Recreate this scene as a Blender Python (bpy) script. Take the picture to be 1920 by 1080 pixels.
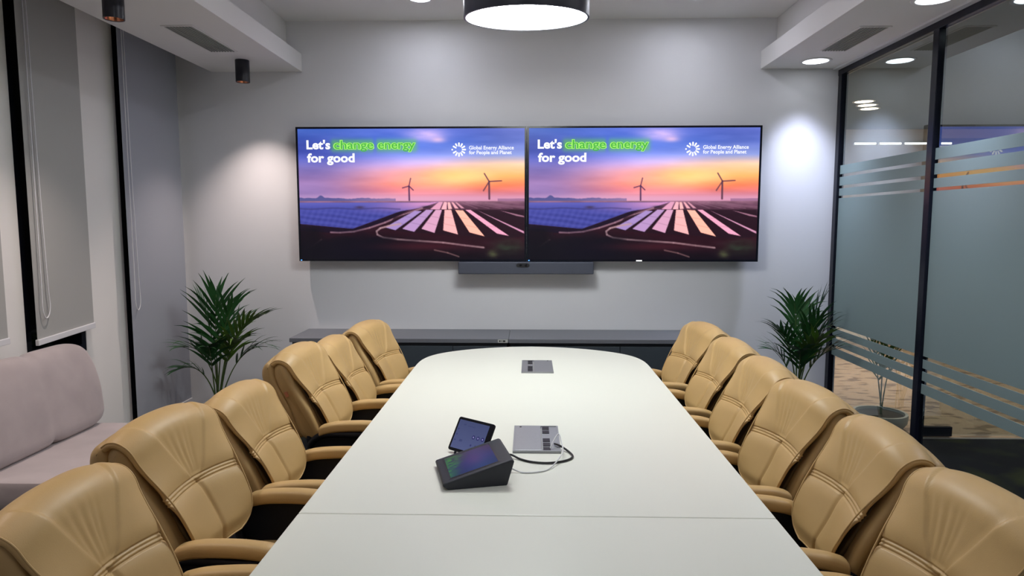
import bpy, bmesh, math, random
import numpy as np
from mathutils import Vector, Matrix

random.seed(7)
scene = bpy.context.scene
for o in list(bpy.data.objects):
    bpy.data.objects.remove(o)
COL = scene.collection

# ------------------------------------------------------------------ camera
cam_d = bpy.data.cameras.new('camera')
cam_d.sensor_width = 36.0
cam_d.lens = 1257.4 * 36.0 / 1920.0
cam_d.clip_start = 0.02
cam = bpy.data.objects.new('camera', cam_d)
COL.objects.link(cam)
cam.location = (0, 0, 1.6757)
cam.rotation_euler = (math.pi / 2 - 0.09819, 0, 0.02607)
scene.camera = cam

# ------------------------------------------------------------------ world and exposure
w = bpy.data.worlds.new('night')
scene.world = w
w.use_nodes = True
w.node_tree.nodes['Background'].inputs[0].default_value = (0.05, 0.06, 0.09, 1)
w.node_tree.nodes['Background'].inputs[1].default_value = 0.15
vs = scene.view_settings
vs.view_transform = 'Standard'
vs.look = 'None'
vs.exposure = 0.72
vs.gamma = 1.0
vs.use_curve_mapping = False
scene.cycles.use_denoising = True

# light levels (radiance of the luminous faces, watts of the spots)
L_DRUM = 22.0
L_DOWN_C = 52.0
W_DOWN_R = 92.0
W_SPOT = 45.0
L_CORR = 5.0
W_CORR = 105.0
L_SCREEN = 0.78

# ------------------------------------------------------------------ materials
MATS = {}


def srgb(r, g, b):
    def f(c):
        c /= 255.0
        return c / 12.92 if c <= 0.04045 else ((c + 0.055) / 1.055) ** 2.4
    return (f(r), f(g), f(b), 1.0)


def mat(name, col, rough=0.6, metal=0.0, noise=0.0, nscale=40.0, bump=0.0, bscale=200.0, spec=0.5, coat=0.0, sheen=0.0):
    m = bpy.data.materials.new(name)
    m.use_nodes = True
    nt = m.node_tree
    p = nt.nodes['Principled BSDF']
    if len(col) == 3:
        col = (*col, 1)
    p.inputs['Base Color'].default_value = col
    p.inputs['Roughness'].default_value = rough
    p.inputs['Metallic'].default_value = metal
    p.inputs['Specular IOR Level'].default_value = spec
    p.inputs['Coat Weight'].default_value = coat
    p.inputs['Sheen Weight'].default_value = sheen
    if noise or bump:
        tc = nt.nodes.new('ShaderNodeTexCoord')
    if noise:
        n = nt.nodes.new('ShaderNodeTexNoise')
        n.inputs['Scale'].default_value = nscale
        n.inputs['Detail'].default_value = 4
        nt.links.new(tc.outputs['Object'], n.inputs['Vector'])
        mx = nt.nodes.new('ShaderNodeMix')
        mx.data_type = 'RGBA'
        mx.inputs['A'].default_value = tuple(c * (1 - noise) for c in col[:3]) + (1,)
        mx.inputs['B'].default_value = tuple(min(1, c * (1 + noise)) for c in col[:3]) + (1,)
        nt.links.new(n.outputs['Fac'], mx.inputs['Factor'])
        nt.links.new(mx.outputs['Result'], p.inputs['Base Color'])
    if bump:
        n2 = nt.nodes.new('ShaderNodeTexNoise')
        n2.inputs['Scale'].default_value = bscale
        n2.inputs['Detail'].default_value = 3
        nt.links.new(tc.outputs['Object'], n2.inputs['Vector'])
        b = nt.nodes.new('ShaderNodeBump')
        b.inputs['Strength'].default_value = bump
        b.inputs['Distance'].default_value = 0.004
        nt.links.new(n2.outputs['Fac'], b.inputs['Height'])
        nt.links.new(b.outputs['Normal'], p.inputs['Normal'])
    MATS[name] = m
    return m


def emit(name, col, strength, sampling=True):
    m = bpy.data.materials.new(name)
    m.use_nodes = True
    nt = m.node_tree
    nt.nodes.clear()
    e = nt.nodes.new('ShaderNodeEmission')
    e.inputs[0].default_value = (*col[:3], 1)
    e.inputs[1].default_value = strength
    out = nt.nodes.new('ShaderNodeOutputMaterial')
    nt.links.new(e.outputs[0], out.inputs[0])
    if not sampling:
        m.cycles.emission_sampling = 'NONE'
    MATS[name] = m
    return m


mat('wall_paint', (0.77, 0.77, 0.80), 0.75, noise=0.02, nscale=3, bump=0.05, bscale=300)
mat('column_paint', (0.84, 0.82, 0.79), 0.7, noise=0.02, nscale=3)
mat('ceiling_paint', (0.80, 0.79, 0.785), 0.8, noise=0.015, nscale=2)
mat('carpet', (0.009, 0.010, 0.013), 0.95, noise=0.5, nscale=60, bump=0.5, bscale=250, spec=0.1)
mat('black_frame', (0.006, 0.007, 0.014), 0.25, spec=0.3)
mat('night_glass', (0.002, 0.003, 0.006), 0.06, spec=0.4)
mat('blind_grey', (0.39, 0.39, 0.372), 0.85, noise=0.04, nscale=300)
mat('blind_blue_lit', (0.34, 0.355, 0.40), 0.85, noise=0.04, nscale=300)  # grey blind fabric with the bluish light put into its colour
mat('white_plastic', (0.72, 0.72, 0.74), 0.4)
mat('velvet', (0.38, 0.325, 0.322), 0.75, noise=0.24, nscale=5, bump=0.15, bscale=400, sheen=0.35)
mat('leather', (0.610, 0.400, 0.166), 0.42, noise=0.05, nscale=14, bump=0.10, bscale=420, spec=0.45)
mat('leather_shaded', (0.480, 0.315, 0.130), 0.45, noise=0.05, nscale=14, bump=0.10, bscale=420, spec=0.4)  # same leather darkened: shade on the chair sides put into the colour
mat('leather_dark', (0.13, 0.085, 0.035), 0.6, bump=0.3, bscale=60)
mat('black_plastic', (0.006, 0.007, 0.013), 0.5, spec=0.3)
mat('chrome', (0.6, 0.6, 0.62), 0.2, 1.0)
mat('copper_tag', (0.62, 0.26, 0.16), 0.35, 0.6)
mat('table_white', (0.86, 0.865, 0.765), 0.33, noise=0.01, nscale=2, spec=0.35)
mat('table_edge', (0.70, 0.70, 0.66), 0.4)
mat('cabinet_top', (0.165, 0.172, 0.195), 0.45, noise=0.05, nscale=50)
mat('cabinet_front', (0.050, 0.063, 0.078), 0.5, noise=0.05, nscale=50)
mat('label_paper', (0.55, 0.55, 0.52), 0.6)
mat('label_ink', (0.03, 0.03, 0.03), 0.6)
mat('brushed_metal', (0.36, 0.37, 0.39), 0.42, 0.6, noise=0.06, nscale=120)
mat('socket_black', (0.012, 0.012, 0.016), 0.4)
mat('device_grey', (0.020, 0.023, 0.032), 0.5, bump=0.05, bscale=600)
mat('bar_grey', (0.066, 0.074, 0.105), 0.55, bump=0.2, bscale=900)
mat('cable_black', (0.008, 0.008, 0.01), 0.4)
mat('cable_white', (0.75, 0.75, 0.76), 0.4)
mat('leaf', (0.016, 0.078, 0.018), 0.42, noise=0.6, nscale=9, spec=0.5)
mat('leaf_light', (0.095, 0.180, 0.026), 0.42, noise=0.5, nscale=9, spec=0.5)
mat('stem', (0.07, 0.12, 0.03), 0.5, noise=0.4, nscale=20)
mat('pot_grey', (0.30, 0.335, 0.34), 0.55, noise=0.04, nscale=10)
mat('soil', (0.018, 0.013, 0.01), 0.95, bump=0.8, bscale=60)
mat('vent_slat', (0.36, 0.37, 0.35), 0.5)
mat('vent_dark', (0.03, 0.032, 0.03), 0.8)
mat('drum_side', (0.028, 0.030, 0.045), 0.35)
mat('spot_black', (0.006, 0.007, 0.014), 0.35)
mat('copper', (0.55, 0.22, 0.12), 0.25, 1.0)
mat('corridor_wall', (0.76, 0.72, 0.68), 0.8)
mat('dark_ceiling', (0.10, 0.12, 0.13), 0.8)
emit('lamp_drum', (0.96, 1.0, 0.99), L_DRUM)
emit('lamp_centre', (0.88, 0.90, 1.0), L_DOWN_C)
emit('lamp_right', (0.90, 0.94, 1.0), 4.0)
emit('lamp_corridor', (1.0, 0.80, 0.60), L_CORR)
emit('lamp_strip', (1.0, 0.95, 0.9), 3.0)
emit('lamp_spot_bulb', (1.0, 0.80, 0.68), 9.0)
emit('text_white', (0.92, 0.93, 1.0), 0.70, False)
emit('text_green', (0.36, 0.86, 0.14), 0.70, False)
emit('text_green_dark', (0.075, 0.42, 0.07), 0.70, False)
emit('led_blue', (0.10, 0.35, 0.9), 1.2, False)
emit('led_white', (0.9, 0.9, 0.9), 1.0, False)


def glass_mat():
    m = bpy.data.materials.new('clear_glass')
    m.use_nodes = True
    nt = m.node_tree
    nt.nodes.clear()
    out = nt.nodes.new('ShaderNodeOutputMaterial')
    t = nt.nodes.new('ShaderNodeBsdfTransparent')
    t.inputs[0].default_value = (0.90, 0.94, 0.93, 1)
    g = nt.nodes.new('ShaderNodeBsdfGlossy')
    g.inputs['Roughness'].default_value = 0.015
    g.inputs['Color'].default_value = (0.86, 0.97, 0.98, 1)
    fr = nt.nodes.new('ShaderNodeFresnel')
    fr.inputs['IOR'].default_value = 3.5      # both faces of the pane in one
    geo = nt.nodes.new('ShaderNodeNewGeometry')
    inv = nt.nodes.new('ShaderNodeMath')
    inv.operation = 'SUBTRACT'
    inv.inputs[0].default_value = 1.0
    mul = nt.nodes.new('ShaderNodeMath')
    mul.operation = 'MULTIPLY'
    nt.links.new(geo.outputs['Backfacing'], inv.inputs[1])
    nt.links.new(fr.outputs[0], mul.inputs[0])
    nt.links.new(inv.outputs[0], mul.inputs[1])
    mx = nt.nodes.new('ShaderNodeMixShader')
    nt.links.new(mul.outputs[0], mx.inputs[0])
    nt.links.new(t.outputs[0], mx.inputs[1])
    nt.links.new(g.outputs[0], mx.inputs[2])
    nt.links.new(mx.outputs[0], out.inputs[0])
    MATS['clear_glass'] = m


def film_mat():
    m = bpy.data.materials.new('frosted_film')
    m.use_nodes = True
    nt = m.node_tree
    nt.nodes.clear()
    out = nt.nodes.new('ShaderNodeOutputMaterial')
    d = nt.nodes.new('ShaderNodeBsdfDiffuse')
    d.inputs[0].default_value = (0.33, 0.43, 0.42, 1)
    t = nt.nodes.new('ShaderNodeBsdfTranslucent')
    t.inputs[0].default_value = (0.34, 0.42, 0.42, 1)
    mx = nt.nodes.new('ShaderNodeMixShader')
    mx.inputs[0].default_value = 0.45
    g = nt.nodes.new('ShaderNodeBsdfGlossy')
    g.inputs['Roughness'].default_value = 0.35
    mx2 = nt.nodes.new('ShaderNodeMixShader')
    mx2.inputs[0].default_value = 0.05
    nt.links.new(d.outputs[0], mx.inputs[1])
    nt.links.new(t.outputs[0], mx.inputs[2])
    nt.links.new(mx.outputs[0], mx2.inputs[1])
    nt.links.new(g.outputs[0], mx2.inputs[2])
    nt.links.new(mx2.outputs[0], out.inputs[0])
    MATS['frosted_film'] = m


def tan_floor_mat():
    m = mat('tan_floor', (0.34, 0.25, 0.175), 0.7)
    nt = m.node_tree
    p = nt.nodes['Principled BSDF']
    tc = nt.nodes.new('ShaderNodeTexCoord')
    mp = nt.nodes.new('ShaderNodeMapping')
    mp.inputs['Scale'].default_value = (3.2, 7.5, 1)
    mp.inputs['Rotation'].default_value = (0, 0, 0.35)
    v = nt.nodes.new('ShaderNodeTexNoise')
    v.inputs['Scale'].default_value = 1.6
    v.inputs['Detail'].default_value = 1.0
    r = nt.nodes.new('ShaderNodeValToRGB')
    r.color_ramp.elements[0].position = 0.40
    r.color_ramp.elements[0].color = (0.17, 0.115, 0.08, 1)
    r.color_ramp.elements[1].position = 0.46
    r.color_ramp.elements[1].color = (0.36, 0.265, 0.19, 1)
    nt.links.new(tc.outputs['Object'], mp.inputs[0])
    nt.links.new(mp.outputs[0], v.inputs['Vector'])
    nt.links.new(v.outputs['Fac'], r.inputs[0])
    nt.links.new(r.outputs[0], p.inputs['Base Color'])


def carpet_patches():
    nt = MATS['carpet'].node_tree
    p = nt.nodes['Principled BSDF']
    src = p.inputs['Base Color'].links[0].from_socket
    tc = nt.nodes.new('ShaderNodeTexCoord')
    n = nt.nodes.new('ShaderNodeTexNoise')
    n.inputs['Scale'].default_value = 2.2
    r = nt.nodes.new('ShaderNodeValToRGB')
    r.color_ramp.elements[0].position = 0.56
    r.color_ramp.elements[1].position = 0.66
    mx = nt.nodes.new('ShaderNodeMix')
    mx.data_type = 'RGBA'
    mx.inputs['B'].default_value = (0.030, 0.038, 0.016, 1)
    nt.links.new(tc.outputs['Object'], n.inputs['Vector'])
    nt.links.new(n.outputs['Fac'], r.inputs[0])
    nt.links.new(r.outputs[0], mx.inputs['Factor'])
    nt.links.new(src, mx.inputs['A'])
    nt.links.new(mx.outputs['Result'], p.inputs['Base Color'])


def screen_mat(name, strength, rough=0.12):
    m = bpy.data.materials.new(name)
    m.use_nodes = True
    nt = m.node_tree
    p = nt.nodes['Principled BSDF']
    a = nt.nodes.new('ShaderNodeAttribute')
    a.attribute_name = 'picture'
    p.inputs['Base Color'].default_value = (0.004, 0.004, 0.005, 1)
    p.inputs['Roughness'].default_value = rough
    p.inputs['Specular IOR Level'].default_value = 0.12
    nt.links.new(a.outputs['Color'], p.inputs['Emission Color'])
    p.inputs['Emission Strength'].default_value = strength
    m.cycles.emission_sampling = 'NONE'
    MATS[name] = m


glass_mat(); film_mat(); tan_floor_mat(); carpet_patches()
screen_mat('screen', L_SCREEN, 0.3)
screen_mat('screen_small', 0.5, 0.12)

# ------------------------------------------------------------------ mesh helpers


def make(name, verts, faces, material, parent=None, smooth=False, bevel=0.0, bseg=2, world=True, auto=None):
    me = bpy.data.meshes.new(name)
    me.from_pydata([tuple(v) for v in verts], [], [tuple(f) for f in faces])
    me.update()
    bm = bmesh.new()
    bm.from_mesh(me)
    bmesh.ops.recalc_face_normals(bm, faces=bm.faces)
    if auto is not None:
        for e in bm.edges:
            if len(e.link_faces) == 2 and e.calc_face_angle() > auto:
                e.smooth = False
        smooth = True
    for f in bm.faces:
        f.smooth = smooth
    bm.to_mesh(me)
    bm.free()
    if material:
        me.materials.append(MATS[material])
    o = bpy.data.objects.new(name, me)
    COL.objects.link(o)
    if parent is not None:
        attach(o, parent)
    if bevel:
        b = o.modifiers.new('bevel', 'BEVEL')
        b.width = bevel
        b.segments = bseg
        b.limit_method = 'ANGLE'
    return o


def wloc(o):
    v = Vector((0, 0, 0))
    while o is not None:
        v += o.location
        o = o.parent
    return v


def attach(o, parent):
    """parent without turning: the mesh stays where its coordinates put it"""
    o.parent = parent
    o.location = -wloc(parent)


def boxv(x0, x1, y0, y1, z0, z1):
    v = [(x0, y0, z0), (x1, y0, z0), (x1, y1, z0), (x0, y1, z0), (x0, y0, z1), (x1, y0, z1), (x1, y1, z1), (x0, y1, z1)]
    f = [(0, 3, 2, 1), (4, 5, 6, 7), (0, 1, 5, 4), (1, 2, 6, 5), (2, 3, 7, 6), (3, 0, 4, 7)]
    return v, f


def box(name, x0, x1, y0, y1, z0, z1, material, parent=None, bevel=0.0, bseg=2):
    v, f = boxv(x0, x1, y0, y1, z0, z1)
    return make(name, v, f, material, parent, bevel=bevel, bseg=bseg)


def multi(parts):
    V, F = [], []
    for v, f in parts:
        k = len(V)
        V += list(v)
        F += [tuple(i + k for i in q) for q in f]
    return V, F


def lathe(prof, cx, cy, n=40, closed=False):
    """prof: list of (r, z)"""
    V, F = [], []
    for r, z in prof:
        for i in range(n):
            a = 2 * math.pi * i / n
            V.append((cx + r * math.cos(a), cy + r * math.sin(a), z))
    m = len(prof)
    for j in range(m - 1 if not closed else m):
        for i in range(n):
            a, b = j * n + i, j * n + (i + 1) % n
            c, d = ((j + 1) % m) * n + (i + 1) % n, ((j + 1) % m) * n + i
            F.append((a, b, c, d))
    if not closed:
        if prof[0][0] > 1e-6:
            F.append(tuple(reversed(range(n))))
        if prof[-1][0] > 1e-6:
            F.append(tuple((m - 1) * n + i for i in range(n)))
    return V, F


def catmull(P, n):
    P = [Vector(p) for p in P]
    Q = [2 * P[0] - P[1]] + P + [2 * P[-1] - P[-2]]
    out = []
    for i in range(1, len(Q) - 2):
        for k in range(n):
            t = k / n
            a, b, c, d = Q[i - 1], Q[i], Q[i + 1], Q[i + 2]
            out.append(0.5 * ((2 * b) + (c - a) * t + (2 * a - 5 * b + 4 * c - d) * t * t + (3 * b - a - 3 * c + d) * t ** 3))
    out.append(P[-1])
    return out


def tube(path, rad, n=8, cap=True):
    path = [Vector(p) for p in path]
    V, F = [], []
    up = Vector((0, 0, 1))
    prev = None
    for i, p in enumerate(path):
        t = (path[min(i + 1, len(path) - 1)] - path[max(i - 1, 0)]).normalized()
        if prev is None:
            a = t.cross(up)
            if a.length < 1e-3:
                a = t.cross(Vector((1, 0, 0)))
            a.normalize()
        else:
            a = (prev - t * prev.dot(t)).normalized()
        prev = a
        b = t.cross(a)
        r = rad[i] if isinstance(rad, (list, tuple)) else rad
        for k in range(n):
            an = 2 * math.pi * k / n
            V.append(p + a * (r * math.cos(an)) + b * (r * math.sin(an)))
    for i in range(len(path) - 1):
        for k in range(n):
            F.append((i * n + k, i * n + (k + 1) % n, (i + 1) * n + (k + 1) % n, (i + 1) * n + k))
    if cap:
        F.append(tuple(reversed(range(n))))
        F.append(tuple((len(path) - 1) * n + k for k in range(n)))
    return V, F


def ring_loft(rings, cap=True):
    n = len(rings[0])
    V = [p for r in rings for p in r]
    F = []
    for j in range(len(rings) - 1):
        for i in range(n):
            F.append((j * n + i, j * n + (i + 1) % n, (j + 1) * n + (i + 1) % n, (j + 1) * n + i))
    if cap:
        F.append(tuple(reversed(range(n))))
        F.append(tuple((len(rings) - 1) * n + i for i in range(n)))
    return V, F


def prism(poly, z0, z1):
    n = len(poly)
    V = [(x, y, z0) for x, y in poly] + [(x, y, z1) for x, y in poly]
    F = [tuple(reversed(range(n))), tuple(range(n, 2 * n))]
    F += [(i, (i + 1) % n, n + (i + 1) % n, n + i) for i in range(n)]
    return V, F


def thing(name, label, cat, loc=(0, 0, 0), group=None):
    o = bpy.data.objects.new(name, None)
    COL.objects.link(o)
    o.empty_display_size = 0.1
    o.location = loc
    tag(o, label, cat, group)
    return o


def tag(o, label, cat, group=None):
    o['label'] = label
    o['category'] = cat
    if group:
        o['group'] = group
    return o


def struct(o, label=None):
    o['kind'] = 'structure'
    if label:
        o['label'] = label
    return o


def group_struct(name, loc=(0, 0, 0)):
    o = bpy.data.objects.new(name, None)
    COL.objects.link(o)
    o.location = loc
    o['kind'] = 'structure'
    return o


def copy_tree(o, parent=None):
    c = o.copy()
    COL.objects.link(c)
    if parent is not None:
        c.parent = parent
    for ch in list(o.children):
        copy_tree(ch, c)
    return c


# ------------------------------------------------------------------ the room
XW, XG, YW = -3.024, 2.586, 5.78
ZC, ZS, ZST = 3.353, 2.94, 3.088
YF = -1.6          # wall behind the photographer

_v, _f = multi([boxv(XW - 0.3, XG, YF, YW + 0.15, -0.1, 0.0), boxv(XG, 7.0, YF, 5.155, -0.1, 0.0)])
struct(make('floor', _v, _f, 'carpet'), 'dark carpet floor')
struct(box('floor_corridor', XG, 7.0, 5.155, 9.6, -0.1, 0.0, 'tan_floor'), 'tan carpet floor with brown leaf shaped patches beyond the glass')
struct(box('wall_back', XW - 0.25, XG + 0.03, YW, YW + 0.15, 0, ZC + 0.1, 'wall_paint'), 'pale grey painted wall behind the screens')
struct(box('wall_front', XW - 0.25, 7.0, YF - 0.1, YF, 0, ZC + 0.1, 'wall_paint'))
ceil = struct(box('ceiling', XW - 0.25, XG + 0.03, YF, YW, ZC, ZC + 0.1, 'ceiling_paint'), 'white plastered ceiling')


def soffit(x0, x1, x2):
    # dropped band with a shadow gap: visible lip x0..x1, recessed upstand to x2
    a, b = min(x0, x1), max(x0, x1)
    parts = [boxv(a, b, YF, YW - 0.001, ZS, ZST)]
    c, d = (a, x2) if x2 > a and x0 < 0 else (x2, b)
    parts.append(boxv(c, d, YF, YW - 0.001, ZST, ZC))
    v, f = multi(parts)
    o = make('soffit', v, f, 'ceiling_paint', ceil, bevel=0.003)
    return o


sof_l = soffit(-2.70, -1.928, -2.05)
sof_r = soffit(1.916, XG + 0.03, 2.04)

# window wall: piers between dark openings
wall_l = group_struct('wall_left', (XW, 0, 0))
OPEN = [(3.10, 3.66, 0.80), (3.909, 4.45, 0.80), (4.925, 5.70, 0.10)]
piers = [(YF, OPEN[0][0]), (OPEN[0][1], OPEN[1][0]), (OPEN[1][1], OPEN[2][0]), (OPEN[2][1], YW)]
for a, b in piers:
    box('pier', XW - 0.22, XW, a, b, 0, ZC, 'column_paint', wall_l, bevel=0.004)
for (a, b, s) in OPEN:
    box('parapet', XW - 0.22, XW - 0.001, a, b, 0, s, 'column_paint', wall_l)
for i, (a, b, s) in enumerate(OPEN):
    wn = group_struct('window_%d' % (i + 1), (XW - 0.1, (a + b) / 2, s))
    wn['label'] = ['dark window nearest the photographer beside the sofa', 'dark window between the two white piers above the sofa', 'tall dark window in the corner behind the palm'][i]
    fr = [boxv(XW - 0.14, XW - 0.004, a, a + 0.045, s, ZC), boxv(XW - 0.14, XW - 0.004, b - 0.045, b, s, ZC),
          boxv(XW - 0.14, XW - 0.004, a + 0.045, b - 0.045, s, s + 0.05)]
    v, f = multi(fr)
    make('window_frame', v, f, 'black_frame', wn)
    box('window_pane', XW - 0.12, XW - 0.105, a + 0.045, b - 0.045, s + 0.05, ZC, 'night_glass', wn)

# glass partition on the right
wr = group_struct('wall_right', (XG, 2.0, 0))
wr['label'] = 'black framed glass partition with frosted film between room and corridor'
POSTS = [5.745, 4.43, 2.75, 1.05, -0.65]
for y in POSTS:
    box('post', XG - 0.028, XG + 0.028, y - 0.032, y + 0.032, 0, ZS - 0.05, 'black_frame', wr, bevel=0.004)
box('top_rail', XG - 0.03, XG + 0.03, YF, YW, ZS - 0.06, ZS, 'black_frame', wr, bevel=0.003)
box('ceiling_trim', XG - 0.075, XG - 0.031, YF, YW - 0.002, ZS - 0.014, ZS - 0.0005, 'white_plastic', wr)
box('bottom_rail', XG - 0.022, XG + 0.022, YF, YW, 0, 0.03, 'black_frame', wr, bevel=0.003)
BANDS = [(0.553, 0.618), (0.640, 0.700), (0.722, 0.780), (0.802, 1.872), (1.892, 1.952), (1.976, 2.046), (2.070, 2.142)]
ends = POSTS + [YF]
for k in range(len(POSTS)):
    y1, y0 = ends[k] - 0.032, (ends[k + 1] + 0.032 if k < len(POSTS) - 1 else YF)
    pane = box('glass_pane', XG - 0.006, XG + 0.006, y0, y1, 0.03, ZS - 0.06, 'clear_glass', wr)
    for (z0, z1) in BANDS:
        box('film_band', XG - 0.0085, XG - 0.0068, y0 + 0.004, y1 - 0.004, z0, z1, 'frosted_film', pane)

# corridor beyond the glass
struct(box('ceiling_corridor', XG + 0.031, 7.0, YF, 9.6, ZS, ZS + 0.1, 'dark_ceiling'))
struct(box('wall_corridor_end', XG - 0.07, 7.0, 9.5, 9.6, 0, ZS, 'corridor_wall'))
struct(box('wall_corridor_side', 7.0, 7.1, YF, 9.6, 0, ZS, 'corridor_wall'))
struct(box('wall_corridor_return', XG - 0.07, XG + 0.02, YW + 0.151, 9.5, 0, ZS, 'corridor_wall'))

# ------------------------------------------------------------------ roller blinds


def blind(y0, y1, zb0, zb1, fabric, label, cord_bottom, cord_y):
    X = -2.95
    t = thing('roller_blind', label, 'blind', (X, (y0 + y1) / 2, zb0), 'roller blinds along the window wall')
    zt = ZC - 0.12
    v = [(X, y0, zb0), (X, y1, zb1), (X, y1, zt), (X, y0, zt)]
    v += [(x - 0.002, y, z) for x, y, z in v]
    f = [(0, 1, 2, 3), (7, 6, 5, 4), (0, 4, 5, 1), (1, 5, 6, 2), (2, 6, 7, 3), (3, 7, 4, 0)]
    make('fabric', v, f, fabric, t)
    h = 0.036
    v = []
    for y, z in ((y0 - 0.004, zb0), (y1 + 0.004, zb1)):
        v += [(X - 0.012, y, z - h / 2), (X + 0.010, y, z - h / 2), (X + 0.010, y, z + h / 2), (X - 0.012, y, z + h / 2)]
    make('bottom_bar', v, [(0, 1, 2, 3), (7, 6, 5, 4), (0, 4, 5, 1), (1, 5, 6, 2), (2, 6, 7, 3), (3, 7, 4, 0)], 'white_plastic', t, bevel=0.003)
    pv, pf = tube([(X + 0.001, y0, zt + 0.025), (X + 0.001, y1, zt + 0.025)], 0.024, 14)
    make('roller', pv, pf, 'white_plastic', t, smooth=False)
    # bead chain loop
    P = []
    w_ = 0.030
    P.append((X + 0.018, cord_y - w_ * 0.5, zt))
    P.append((X + 0.018, cord_y - w_ * 0.55, (zt + cord_bottom) / 2))
    P.append((X + 0.022, cord_y - w_ * 0.75, cord_bottom + 0.25))
    P.append((X + 0.024, cord_y - w_ * 0.9, cord_bottom + 0.06))
    P.append((X + 0.024, cord_y, cord_bottom))
    P.append((X + 0.024, cord_y + w_ * 1.2, cord_bottom + 0.06))
    P.append((X + 0.022, cord_y + w_ * 1.0, cord_bottom + 0.25))
    P.append((X + 0.018, cord_y + w_ * 0.6, (zt + cord_bottom) / 2))
    P.append((X + 0.018, cord_y + w_ * 0.3, zt))
    pv, pf = tube(catmull(P, 6), 0.0035, 6)
    make('bead_chain', pv, pf, 'white_plastic', t, smooth=True)
    return t


blind(3.02, 3.676, 0.985, 1.005, 'blind_grey', 'grey roller blind nearest the left edge, mostly out of view', 1.10, 3.10)
blind(3.900, 4.425, 0.953, 0.980, 'blind_grey', 'mid grey roller blind ending just above the sofa back', 1.095, 3.955)
blind(4.863, 5.665, 0.13, 0.13, 'blind_blue_lit', 'grey full length roller blind beside the palm in the corner, tinted for bluish light', 1.02, 4.905)

# ------------------------------------------------------------------ lights


def drum_lamp(cx, cy, z, R, h, tilt, label):
    t = thing('drum_lamp', label, 'ceiling lamp', (cx, cy, z))
    v, f = lathe([(R - 0.012, z + 0.004), (R - 0.012, z), (R, z), (R, z + h), (R * 0.2, z + h + 0.004), (0.0, z + h + 0.004)], cx, cy, 72)
    body = make('drum_shell', v, f, 'drum_side', t, auto=0.6)
    v, f = lathe([(R - 0.0121, z + 0.003), (R * 0.6, z + 0.0025), (0.0, z + 0.002)], cx, cy, 72)
    make('diffuser', v, f, 'lamp_drum', t, smooth=True)
    for a in (0.5, 2.6, 4.7):
        px, py = cx + R * 0.6 * math.cos(a), cy + R * 0.6 * math.sin(a)
        v, f = tube([(px, py, z + h), (cx + (px - cx) * 0.9, cy + (py - cy) * 0.9, ZC - 0.02)], 0.0025, 6)
        make('suspension_wire', v, f, 'chrome', t)
    t.rotation_euler = (tilt, 0, 0)
    return t


drum_lamp(-0.02, 3.74, 2.765, 0.338, 0.10, math.radians(5.0), 'large round drum lamp hanging above the table, white glowing disc in dark rim')


def downlight(x, y, z, R, m, label, grp, cat='ceiling light'):
    t = thing('downlight', label, cat, (x, y, z), grp)
    v, f = lathe([(R * 0.9, z - 0.001), (R * 0.9, z - 0.006), (R * 1.1, z - 0.005), (R * 1.12, z - 0.001)], x, y, 36, closed=True)
    make('trim_ring', v, f, 'white_plastic', t, smooth=True)
    v, f = lathe([(R * 0.9, z - 0.003), (0.0, z - 0.0032)], x, y, 36)
    make('lens', v, f, m, t)
    if m in ('lamp_right', 'lamp_corridor'):
        ld = bpy.data.lights.new('downlight_beam', 'SPOT')
        ld.energy = W_DOWN_R if m == 'lamp_right' else W_CORR
        ld.color = (0.70, 0.76, 1.0) if m == 'lamp_right' else (1.0, 0.82, 0.66)
        ld.spot_size = math.radians(84 if m == 'lamp_right' else 150)
        ld.spot_blend = 1.0
        ld.shadow_soft_size = 0.09
        lo = bpy.data.objects.new('downlight_beam', ld)
        COL.objects.link(lo)
        lo.parent = t
        lo.location = (0, 0, -0.02)
    return t


names_r = ['bright round downlight in right soffit close to the back wall', 'round downlight in right soffit, second from the back wall',
           'round downlight in right soffit, third from the back wall', 'round downlight in right soffit above the near chairs']
for k, (x, y) in enumerate([(2.253, 5.500), (2.30, 4.02), (2.30, 2.54), (2.30, 1.06)]):
    downlight(x, y, ZS, 0.107, 'lamp_right', names_r[k], 'downlights in the right soffit')
names_c = {}
for k, y in enumerate([5.22, 3.55, 1.90, 0.30]):
    for s, x in (('left', -0.83), ('right', 1.24)):
        downlight(x, y, ZC, 0.085, 'lamp_centre',
                  'small recessed ceiling light %s of the drum lamp, %s from the back wall' % (s, ['first', 'second', 'third', 'fourth'][k]),
                  'recessed lights in the main ceiling')


def spot(x, y, label):
    z = ZS
    L, R = 0.168, 0.0535
    t = thing('cylinder_spotlight', label, 'spotlight', (x, y, z), 'black cylinder spotlights on the left soffit')
    v, f = lathe([(R * 0.35, z - 0.0005), (R, z - 0.0005), (R, z - L), (R - 0.004, z - L), (R - 0.004, z - 0.05)], x, y, 32)
    make('housing', v, f, 'spot_black', t, auto=0.6)
    v, f = lathe([(R - 0.005, z - L + 0.004), (R - 0.012, z - L + 0.022), (R * 0.45, z - L + 0.05)], x, y, 32)
    make('reflector', [v_ for v_ in v], [q for q in f if len(q) == 4], 'copper', t, smooth=True)
    v, f = lathe([(R * 0.45, z - L + 0.05), (0, z - L + 0.049)], x, y, 24)
    make('bulb', v, f, 'lamp_spot_bulb', t)
    ld = bpy.data.lights.new('spot_beam', 'SPOT')
    ld.energy = W_SPOT
    ld.color = (1.0, 0.83, 0.76)
    ld.spot_size = math.radians(92)
    ld.spot_blend = 0.9
    ld.shadow_soft_size = 0.02
    lo = bpy.data.objects.new('spot_beam', ld)
    COL.objects.link(lo)
    lo.parent = t
    lo.location = (0, 0, -L + 0.03)
    return t


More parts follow.
